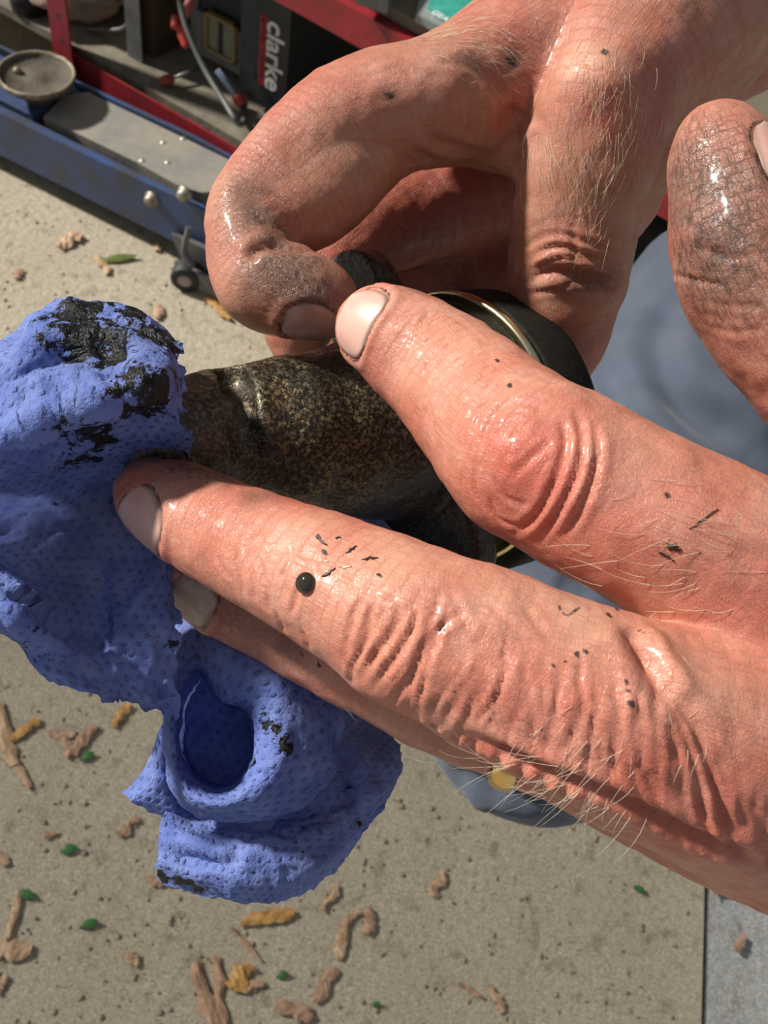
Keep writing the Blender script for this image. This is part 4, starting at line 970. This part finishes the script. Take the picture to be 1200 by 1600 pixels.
goldm = t.attr('gold')
c = t.mix(t.ramp(sp, (.46, 0.), (.66, 1.)), (.030, .025, .017), t.mix(goldm, (.11, .105, .09), (.38, .265, .11)))
c = t.mix(t.ramp(mid, (.35, .55), (.55, 0.)), c, (.016, .014, .012))
t.set(Base_Color=c, Metallic=.55, Roughness=t.ramp(sp, (.3, .34), (.7, .55)), Specular_IOR_Level=.5, Coat_Weight=.25, Coat_Roughness=.2)
b_ = t.bump(t.noise(520, 4, .7), .8, .0007); t.bump(t.noise(1100, 2), .4, .0003, b_)
M_cast = t.m
def dist_all(V, L):
    return np.min(np.stack([np.linalg.norm(V - l, axis=1) for l in L]), 0)
cast = empty('metal_casting', c2w(Of), 'dark oily cast metal part with flange, brass ring and black sleeve held in the fingers', 'machine part')
me = mesh_np('casting_body', c2w(V), Q)
ax = (V - A2) @ AX; attr(me, 'gold', np.clip(1.2 - np.abs(ax - 3) / 20, 0, 1) * np.clip(.85 + .6 * fbm(V / 6., 9), 0, 1) * (1 - np.exp(-(dist_all(V, gc) / 3.2) ** 2)))
link('casting_body', me, M_cast, cast)
def camlathe(name, c, prof, mat, n=72):
    bm = bmesh.new(); w = c2w(c); ax = AX[0] * RIGHT + AX[1] * UP + AX[2] * FWD
    lathe(bm, w, ax, [(s / 1000, r / 1000) for s, r in prof], n, cap=True); return bm_obj(name, bm, mat, cast, True)
Or = PC(698, 672, 219)
M_sleeve = simple('black_sleeve', (.010, .010, .009), .5, .0, dirt=(.02, .018, .014), dscale=260, bumps=.15, spec=.1)
camlathe('sealing_groove', Or, [(-6, 18), (-5.5, 26.4), (.5, 26.6), (.5, 20)], simple('oily_grit', (.012, .013, .012), .22, .0, dirt=(.09, .085, .06), dscale=900, bumps=1.2, damt=.2))
camlathe('brass_ring', Or, [(-.5, 26.2), (-1.1, 27.4), (-.9, 28.1), (-.1, 28.5), (.7, 28.4), (1.1, 28.0), (1.1, 26)], simple('brass', (.70, .54, .22), .22, 1., dirt=(.60, .55, .40), dscale=80))
camlathe('sleeve', PC(701, 683, 219.5), [(.6, 20), (.7, 29.0), (1.4, 29.8), (11.0, 29.9), (12.2, 29.5), (12.8, 28.3), (12.8, 12)], M_sleeve)

# ================================================================== TOWEL
def towel_mat():
    t = NT('blue_paper'); uv = t.attr('suv', True)
    x = t.node('ShaderNodeSeparateXYZ'); t.put(x.inputs[0], uv)
    def dots():
        u = t.math('MULTIPLY', x.outputs[0], 1 / 2.15); v = t.math('MULTIPLY', x.outputs[1], 1 / 1.75)
        row = t.math('FLOOR', v); u2 = t.math('ADD', u, t.math('MULTIPLY', t.math('MODULO', row, 2.), .5))
        fu = t.math('SUBTRACT', t.math('FRACT', u2), .5); fv = t.math('MULTIPLY', t.math('SUBTRACT', t.math('FRACT', v), .5), .85)
        return t.math('SQRT', t.math('ADD', t.math('MULTIPLY', fu, fu), t.math('MULTIPLY', fv, fv)))
    d = dots(); dimp = t.ramp(d, (.10, 0.), (.26, 1.))
    fib = t.noise(900, 4, .7); mot = t.noise(160, 5, .65)
    c = t.mix(t.ramp(mot, (.35, 0.), (.7, 1.)), (.125, .18, .50), (.25, .33, .71))
    oil = t.math('MULTIPLY', t.attr('oil'), t.ramp(t.noise(60, 4, .6), (.3, .4), (.6, 1.)), clamp=True)
    c = t.mix(oil, c, (.075, .08, .16))
    c = t.mix(t.math('MULTIPLY', t.ramp(d, (.08, 1.), (.22, 0.)), .35), c, (.07, .09, .28))  # dimple pits tinted darker, shade painted into the blue
    st = t.ramp(t.math('ADD', t.attr('stain'), t.math('ADD', t.math('MULTIPLY', t.math('SUBTRACT', t.noise(130, 3, .6), .5), 1.5), t.math('MULTIPLY', t.math('SUBTRACT', t.noise(520, 4, .8), .5), 1.6))), (.44, 0.), (.54, 1.))
    c = t.mix(st, c, (.016, .016, .017))
    t.set(Base_Color=c, Roughness=t.math('SUBTRACT', .75, t.math('MULTIPLY', st, .45)), Specular_IOR_Level=.3)
    h = t.math('ADD', dimp, t.math('MULTIPLY', fib, .8))
    b = t.bump(h, .75, .0005); t.bump(t.noise(260, 5, .75), .7, .0012, b)
    # thin paper lets some light through
    tr = t.node('ShaderNodeBsdfTranslucent'); t.put(tr.inputs['Color'], c); mx = t.node('ShaderNodeMixShader'); mx.inputs[0].default_value = .22
    t.t.links.new(t.b.outputs[0], mx.inputs[1]); t.t.links.new(tr.outputs[0], mx.inputs[2]); t.t.links.new(mx.outputs[0], t.n['Material Output'].inputs[0])
    return t.m
def sheet(rows, sub=14, amp=.9, rag=.6, seed=0, edges=(1, 1, 1, 1), closed=False, wr=5.):
    A = np.array([[PC(*p) for p in r] for r in rows])
    if closed: A = np.concatenate([A[:, -2:-1], A, A[:, 1:2]], 1)
    B = np.array([catmull(A[:, j], sub) for j in range(A.shape[1])]).transpose(1, 0, 2)
    C_ = np.array([catmull(r, sub) for r in B])
    if closed: C_ = C_[:, sub:-sub]
    n, m_ = C_.shape[:2]
    du = np.linalg.norm(np.diff(C_, axis=1), axis=2).mean(0); dv = np.linalg.norm(np.diff(C_, axis=0), axis=2).mean(1)
    U_ = np.concatenate([[0], np.cumsum(du)]); W_ = np.concatenate([[0], np.cumsum(dv)])
    gu = np.gradient(C_, axis=1); gv = np.gradient(C_, axis=0); nn_ = np.cross(gu, gv); nn_ /= np.linalg.norm(nn_, axis=2)[..., None] + 1e-9
    flip = nn_[..., 2].mean() > 0
    if flip: nn_ = -nn_
    uvw = np.stack(np.broadcast_arrays(U_[None, :], W_[:, None], seed * 5.), -1)
    q = uvw / wr; wv = np.stack([vnoise(q * .7, seed + 1), vnoise(q * .7, seed + 2), 0 * q[..., 0]], -1)
    rid = 1 - 2 * np.abs(vnoise(q + wv * .9, seed + 3)); rid2 = 1 - 2 * np.abs(vnoise(q * 2.3 + wv, seed + 4))
    disp = amp * (.75 * rid + .4 * rid2 + .5 * vnoise(q * .6, seed + 5))
    # embossed dimples
    u = U_[None, :] / 2.15; v = W_[:, None] / 1.75; u2 = u + .5 * (np.floor(v) % 2); dd = np.hypot((u2 % 1) - .5, ((v % 1) - .5) * .85)
    disp = disp - .30 * np.exp(-(dd / .19) ** 2)
    e = np.zeros((n, m_))
    for k, on_ in enumerate(edges):
        if on_:
            i = [np.arange(n)[:, None], (n - 1 - np.arange(n))[:, None], np.arange(m_)[None], (m_ - 1 - np.arange(m_))[None]][k]
            e = np.maximum(e, np.exp(-(i / 2.2) ** 2) * np.ones((n, m_)))
    rn = np.stack([vnoise(uvw / 1.6, seed + 8), vnoise(uvw / 1.6, seed + 9), vnoise(uvw / 2.5, seed + 10)], -1) + .5 * np.stack([vnoise(uvw / .7, seed + 11), vnoise(uvw / .7, seed + 12), 0 * e], -1)
    C_ = C_ + nn_ * disp[..., None] * (1 - .3 * e[..., None]) + rn * (e * rag)[..., None]
    idx = np.arange(n * m_).reshape(n, m_); Q = np.stack([idx[:-1, :-1], idx[:-1, 1:], idx[1:, 1:], idx[1:, :-1]], -1).reshape(-1, 4)
    if flip: Q = Q[:, ::-1]
    return C_.reshape(-1, 3), Q, uvw.reshape(-1, 3)
sheets = [
 sheet([[(-130, 610, 182), (0, 560, 182), (90, 505, 183), (160, 500, 184), (225, 525, 181), (266, 570, 178)],
        [(-130, 575, 170), (0, 528, 170), (85, 474, 172), (150, 468, 172), (222, 494, 170), (274, 545, 166)],
        [(-130, 620, 160), (0, 575, 160), (90, 520, 162), (155, 512, 163), (230, 525, 161), (281, 575, 160)],
        [(-130, 670, 157), (0, 625, 157), (90, 575, 161), (160, 570, 162), (236, 560, 158), (284, 615, 158)],
        [(-130, 730, 150), (0, 690, 151), (90, 645, 151), (165, 622, 151), (240, 600, 152), (287, 655, 157)],
        [(-130, 790, 159), (0, 745, 160), (90, 705, 161), (170, 682, 161), (245, 672, 163), (300, 695, 167)],
        [(-130, 850, 166), (0, 820, 168), (90, 790, 174), (170, 770, 178), (240, 765, 181), (300, 760, 183)],
        [(-130, 900, 166), (0, 880, 169), (90, 870, 176), (170, 870, 179), (235, 870, 178), (276, 870, 178)],
        [(-130, 930, 158), (0, 915, 161), (80, 950, 169), (150, 960, 174), (222, 960, 170), (275, 960, 172)],
        [(-130, 960, 153), (0, 950, 155), (70, 1000, 161), (135, 1020, 170), (215, 1020, 169), (278, 1030, 173)],
        [(-130, 985, 156), (0, 976, 158), (62, 1030, 160), (128, 1052, 165), (205, 1068, 171), (277, 1078, 174)],
        [(-130, 985, 160), (0, 985, 161), (88, 1068, 163), (160, 1092, 166), (212, 1104, 170), (272, 1124, 175)]], 14, .85, 1.0, 3, wr=7.),
 sheet([[(255, 930, 196), (340, 960, 198), (430, 1000, 199), (520, 1060, 200), (600, 1110, 200)],
        [(258, 1040, 194), (350, 1070, 197), (440, 1100, 198), (530, 1130, 195), (614, 1150, 197)],
        [(258, 1140, 191), (340, 1180, 197), (430, 1200, 194), (530, 1195, 186), (628, 1188, 192)],
        [(262, 1230, 187), (340, 1262, 192), (420, 1275, 186), (515, 1265, 181), (606, 1248, 189)],
        [(250, 1295, 183), (315, 1310, 181), (395, 1322, 177), (480, 1318, 177), (568, 1305, 187)],
        [(246, 1345, 181), (310, 1365, 178), (390, 1374, 175), (470, 1365, 177), (530, 1352, 187)],
        [(250, 1374, 185), (312, 1396, 182), (385, 1409, 180), (442, 1406, 182), (502, 1378, 190)]], 16, .8, .5, 23, wr=6.),
 sheet([[(350, 1110, 212), (372, 1120, 212), (384, 1150, 212), (380, 1185, 212), (362, 1205, 212), (345, 1212, 212), (325, 1200, 212), (312, 1180, 212), (310, 1140, 212), (315, 1110, 212), (330, 1090, 212), (350, 1110, 212)],
        [(348, 1092, 190), (384, 1106, 188), (400, 1140, 187), (395, 1186, 185), (369, 1226, 183), (338, 1238, 183), (304, 1222, 184), (285, 1190, 186), (280, 1140, 188), (288, 1088, 190), (316, 1050, 192), (348, 1092, 190)],
        [(352, 1086, 178), (392, 1100, 177), (405, 1140, 176), (399, 1192, 174), (372, 1234, 172), (338, 1246, 172), (300, 1230, 173), (279, 1195, 175), (272, 1140, 177), (280, 1082, 180), (310, 1040, 182), (352, 1086, 178)],
        [(400, 1030, 176), (440, 1075, 174), (452, 1140, 173), (440, 1200, 171), (395, 1250, 170), (338, 1262, 170), (292, 1246, 172), (270, 1200, 175), (262, 1140, 178), (270, 1060, 182), (300, 1000, 186), (400, 1030, 176)],
        [(455, 1030, 186), (520, 1090, 183), (538, 1160, 181), (505, 1235, 178), (430, 1275, 176), (345, 1285, 177), (288, 1262, 180), (262, 1205, 184), (256, 1130, 188), (262, 1030, 192), (300, 950, 196), (455, 1030, 186)]], 10, .45, .35, 43, edges=(0, 1, 0, 0), closed=True, wr=5.),
 sheet([[(262, 1120, 192), (246, 1150, 188), (225, 1200, 185), (192, 1238, 186)],
        [(275, 1150, 194), (262, 1190, 186), (240, 1225, 183), (205, 1252, 184)],
        [(300, 1200, 196), (292, 1230, 188), (262, 1255, 184), (235, 1268, 186)],
        [(320, 1260, 198), (310, 1275, 190), (290, 1280, 186), (268, 1280, 187)]], 12, .4, .3, 63),
 sheet([[(560, 800, 214), (600, 812, 216), (660, 840, 220)], [(540, 850, 205), (600, 860, 208), (670, 880, 214)], [(520, 930, 200), (600, 930, 204), (700, 930, 212)], [(520, 1010, 202), (620, 1010, 206), (720, 1000, 214)]], 10, .6, .3, 73),
]
Vs, Qs, Us = [], [], []; k = 0
for v, q, u in sheets: Vs.append(v); Qs.append(q + k); Us.append(u); k += len(v)
V = np.vstack(Vs); Q = np.vstack(Qs); tb = Body(V, Q)
tN = normals(V, Q); tN *= np.where(tN[:, 2:3] > 0, -1, 1); toff = np.zeros(len(V))
def tfold(px, w, h, asym=0.):
    L = tb.line(px)
    if L is None or len(L) < 2: return
    idx, d, t = dist_poly(V, L, w * 4); toff[idx] += np.clip(np.minimum(t, 1 - t) * 5 + .15, 0, 1) * h * np.exp(-(d / w) ** 2)
for f_ in (([(-10, 690), (60, 655), (150, 622), (220, 592), (282, 570)], 4.6, 2.6), ([(-10, 625), (70, 600), (150, 590)], 2.2, 1.6), ([(-10, 660), (80, 622), (170, 600), (250, 560)], 1.6, -1.6),
           ([(30, 540), (90, 520), (140, 560), (120, 590)], 2.6, 1.4), ([(-10, 725), (70, 690), (160, 655)], 1.8, -1.5), ([(60, 740), (100, 700), (160, 690)], 1.8, 1.2), ([(200, 520), (225, 555), (270, 565)], 1.6, 1.2),
           ([(175, 900), (180, 960), (190, 1020)], 1.4, 1.3), ([(160, 870), (165, 940), (168, 1000)], 1.5, -1.5), ([(0, 905), (60, 955), (120, 1000), (165, 1008)], 1.6, -2.2), ([(0, 935), (50, 985), (100, 1020), (150, 1040)], 1.8, 1.6),
           ([(185, 1000), (200, 1040), (240, 1075), (262, 1090)], .9, -1.3), ([(175, 1010), (178, 1050), (172, 1080)], 1.0, 1.5), ([(220, 1050), (245, 1065), (270, 1060)], .9, 1.0), ([(20, 800), (90, 830), (110, 880)], 2.0, -1.4), ([(120, 760), (200, 800), (260, 830)], 2.4, -1.6),
           ([(262, 870), (255, 930), (262, 1000)], 1.4, 1.0), ([(258, 1330), (300, 1345), (350, 1350), (380, 1322)], 1.2, -1.4), ([(270, 1300), (330, 1328), (370, 1338)], 1.4, 1.3), ([(375, 1360), (400, 1325), (460, 1300), (540, 1300)], 1.6, 1.2),
           ([(395, 1292), (470, 1278), (540, 1240), (590, 1210)], 1.4, -1.8), ([(560, 1150), (565, 1210), (600, 1250)], 2.0, 1.6), ([(530, 1130), (540, 1200), (560, 1270)], 1.6, -1.8), ([(430, 1390), (500, 1345), (560, 1290)], 1.6, .9),
           ([(460, 1130), (465, 1180), (450, 1230)], 1.0, -.9), ([(290, 1262), (340, 1275), (420, 1268)], .9, -.9)): tfold(*f_)
V = V + tN * toff[:, None]
me = mesh_np('paper_towel', c2w(V), Q); tb = Body(V, Q)
def paint(spots):
    a = np.zeros(len(V))
    for (u, v, R, s_) in spots:
        p, _ = tb.hit(u, v)
        if p is not None: a = np.maximum(a, s_ * np.exp(-(np.linalg.norm(V - p, axis=1) / (R * 1.5)) ** 2))
    return a
attr(me, 'stain', paint([(110, 480, 3, .85), (150, 478, 4, .9), (200, 490, 3.2, .85), (140, 520, 4.5, .75), (120, 500, 4, .75), (175, 560, 3.4, .7), (155, 545, 4, .7), (245, 520, 3, .8), (270, 550, 3, .8), (275, 590, 2.6, .7), (230, 590, 4, .72), (130, 670, 4, .72), (155, 690, 4, .62), (195, 650, 3.2, .62), (215, 640, 2.5, .55), (125, 720, 3, .5), (245, 640, 3, .55), (60, 500, 2, .5),
    (418, 1132, 1.3, .75), (432, 1142, 1.2, .8), (446, 1152, 1.2, .8), (452, 1166, 1.1, .75), (395, 1195, 1.0, .6), (255, 1368, 1.8, .95), (285, 1380, 2., .9), (310, 1390, 1.6, .7), (465, 1322, 2.6, .42), (270, 1000, 1.6, .5), (560, 1300, 2, .3)]))
attr(me, 'oil', paint([(150, 800, 9, .85), (80, 820, 8, .7), (200, 850, 6, .8), (100, 900, 7, .55), (40, 760, 6, .5), (130, 740, 6, .6), (590, 1150, 6, .7), (560, 1200, 5, .35), (200, 540, 6, .35), (420, 1340, 3, .2), (150, 980, 5, .35), (500, 1320, 4, .35), (290, 1000, 6, .6)]))
attr(me, 'suv', np.vstack(Us))
towel = link('paper_towel', me, towel_mat()); props(towel, 'crumpled blue embossed paper towel with black oil stains held under the fingers', 'paper towel')

# ================================================================== TROUSERS
g = Grid((10, -140, 330), (330, 140, 640), 2.6)
c, r = spline([(842, 1078, 440, 188), (915, 930, 470, 215), (1085, 720, 510, 262), (1300, 520, 560, 300), (1550, 330, 640, 300)], 14)
a = g.chain(g.new() * 3, c, r, 26)
c2, r2 = spline([(860, 1120, 450, 150), (900, 1180, 560, 60), (1000, 1250, 640, 50)], 4); a = smin(a, g.chain(g.new() * 3, c2, r2, 26), 20)
V, Q = g.mesh(a, 2); N = normals(V, Q); tb2 = Body(V, Q); off = 1.5 * fbm(V / 30., 3, 2)
def fold(px, w, dep):
    L = tb2.line(px)
    if L is None: return
    idx, d, t = dist_poly(V, L, w * 4); off[idx] += np.clip(np.minimum(t, 1 - t) * 5, 0, 1) * (-dep * np.exp(-(d / w) ** 2) + .7 * dep * np.exp(-((d - 2 * w) / w) ** 2))
for f_ in ([(1080, 440), (1035, 500), (1030, 560), (1060, 615), (1130, 660), (1200, 690)], [(1000, 590), (1080, 650), (1150, 700), (1200, 730)], [(640, 1160), (680, 1220), (700, 1260)], [(700, 1180), (790, 1230), (880, 1255)], [(940, 560), (1000, 700), (1060, 780)], [(660, 1200), (720, 1215), (790, 1250)], [(870, 900), (930, 930)]):
    fold(f_, 6.5, 3.2)
V = V + N * off[:, None]
t = NT('blue_work_cloth'); w_ = t.noise(600, 3, .6); c = t.mix(t.ramp(t.noise(14, 5, .6), (.35, 0.), (.65, 1.)), (.060, .072, .100), (.095, .115, .155)); c = t.mix(t.ramp(t.noise(30, 5, .6), (.55, 0.), (.75, .4)), c, (.10, .10, .11))
t.set(Base_Color=c, Roughness=.9, Specular_IOR_Level=.15, Sheen_Weight=.15); t.bump(w_, .3, .0006)
o = link('trousers', mesh_np('trousers', c2w(V), Q), t.m); props(o, 'blue grey work trousers over a bent knee behind the hands', 'trousers')

# ================================================================== RING, DROPLET, FLECKS
c_, r_ = near.ch['ring']; i = int(np.argmin(np.abs(c_[:, 0] / c_[:, 2] * F + 600 - 806))); rc = c_[i]; rt = c_[i + 1] - c_[i - 1]; rt /= np.linalg.norm(rt)
c_l, r_l = near.ch['little']
bm = bmesh.new(); wt = rt[0] * RIGHT + rt[1] * UP + rt[2] * FWD; rr = r_[i] + .55
lathe(bm, c2w(rc), wt, [(x / 1000, (rr + y) / 1000) for x, y in ((-2.0, -.9), (-2.1, .1), (-1.6, .55), (-.6, .85), (.6, .85), (1.6, .55), (2.1, .1), (2.0, -.9), (-2.0, -.9))], 64, cap=False)
props(bm_obj('finger_ring', bm, simple('gold', (.72, .50, .18), .22, 1.), None, True), 'plain gold band on the ring finger', 'ring')
def onskin(body, u, v, lift=.0):
    p, n = body.hit(u, v); return p + n * lift, n
bm = bmesh.new(); p, n = onskin(near.fbody, 478, 911); _, x, y = frame_of(n)
bmesh.ops.create_uvsphere(bm, u_segments=28, v_segments=16, radius=1)
for v in bm.verts:
    w = np.array(v.co); q = p + 1.45 * (x * w[0] + y * w[1]) + n * (.15 + (1.0 if w[2] > 0 else .3) * w[2]); v.co = Vector(c2w(q))
props(bm_obj('oil_drop', bm, simple('dark_oil', (.028, .022, .012), .06, .0, spec=.8), None, True), 'round dark oil drop sitting on the middle finger', 'oil drop')
M_fleck = simple('black_fleck', (.045, .025, .014), .35); M_gold = simple('gold_sliver', (.80, .62, .38), .2, .6)
def fleck(u, v, L, ang, w, mat, label, body=near.fbody, name='grime_fleck'):
    p, n = onskin(body, u, v); dpt = p[2]; a = math.radians(ang); q = PC(u + math.cos(a) * 10, v - math.sin(a) * 10, dpt) - p; q -= n * (q @ n); q /= np.linalg.norm(q); s_ = np.cross(n, q)
    L = L * dpt / F; w = w * dpt / F; bm = bmesh.new(); rows = []; rg_ = np.random.RandomState(int(u * 7 + v))
    for i in range(7):
        t_ = i / 6; ww = w * .5 * (math.sin(math.pi * min(max(t_, .04), .96)) ** .6) * rg_.uniform(.6, 1.2); cc = p + q * (t_ - .5) * L + s_ * rg_.uniform(-.25, .25) * w
        h = body.b.find_nearest(Vector(cc)); base = np.array(h[0])
        rows.append([bm.verts.new(Vector(c2w(base + s_ * j * ww + n * hh))) for j, hh in ((-1, -.03), (-.5, .16), (.5, .2), (1, -.03))])
    for A_, B_ in zip(rows, rows[1:]):
        for j in range(4): bm.faces.new((A_[j], A_[(j + 1) % 4], B_[(j + 1) % 4], B_[j]))
    bm.faces.new(rows[0]); bm.faces.new(rows[-1][::-1])
    return props(bm_obj(name, bm, mat, None, True), label, 'fleck', 'flecks stuck to the oily skin')
for a in ((504, 846, 24, -55, 5, M_fleck, 'thin forked dark fleck uppermost on the middle finger'), (549, 859, 22, 55, 7, M_fleck, 'slanting dark fleck on the middle finger right of the forked one'), (578, 872, 26, 5, 8, M_fleck, 'broad dark fleck furthest right on the middle finger'), (514, 895, 26, 35, 8, M_fleck, 'dark curled fleck just right of the oil drop'), (528, 840, 9, 0, 6, M_fleck, 'tiny dark speck between forked and slanting flecks'),
          (1052, 856, 24, -15, 12, M_fleck, 'dark bent grit flake on the index finger base'), (1040, 868, 30, -30, 4, M_fleck, 'thin dark thread under the bent grit flake'), (1100, 810, 60, 35, 2, M_fleck, 'fine dark hair strand on the index finger base'), (591, 898, 6, 0, 5, M_fleck, 'tiny dark speck below the broad dark fleck')): fleck(*a)
fleck(540, 886, 22, -15, 5, M_gold, 'curved golden sliver right of the oil drop', name='metal_sliver'); fleck(508, 876, 15, -40, 4, M_gold, 'short golden sliver above the dark curled fleck', name='metal_sliver')
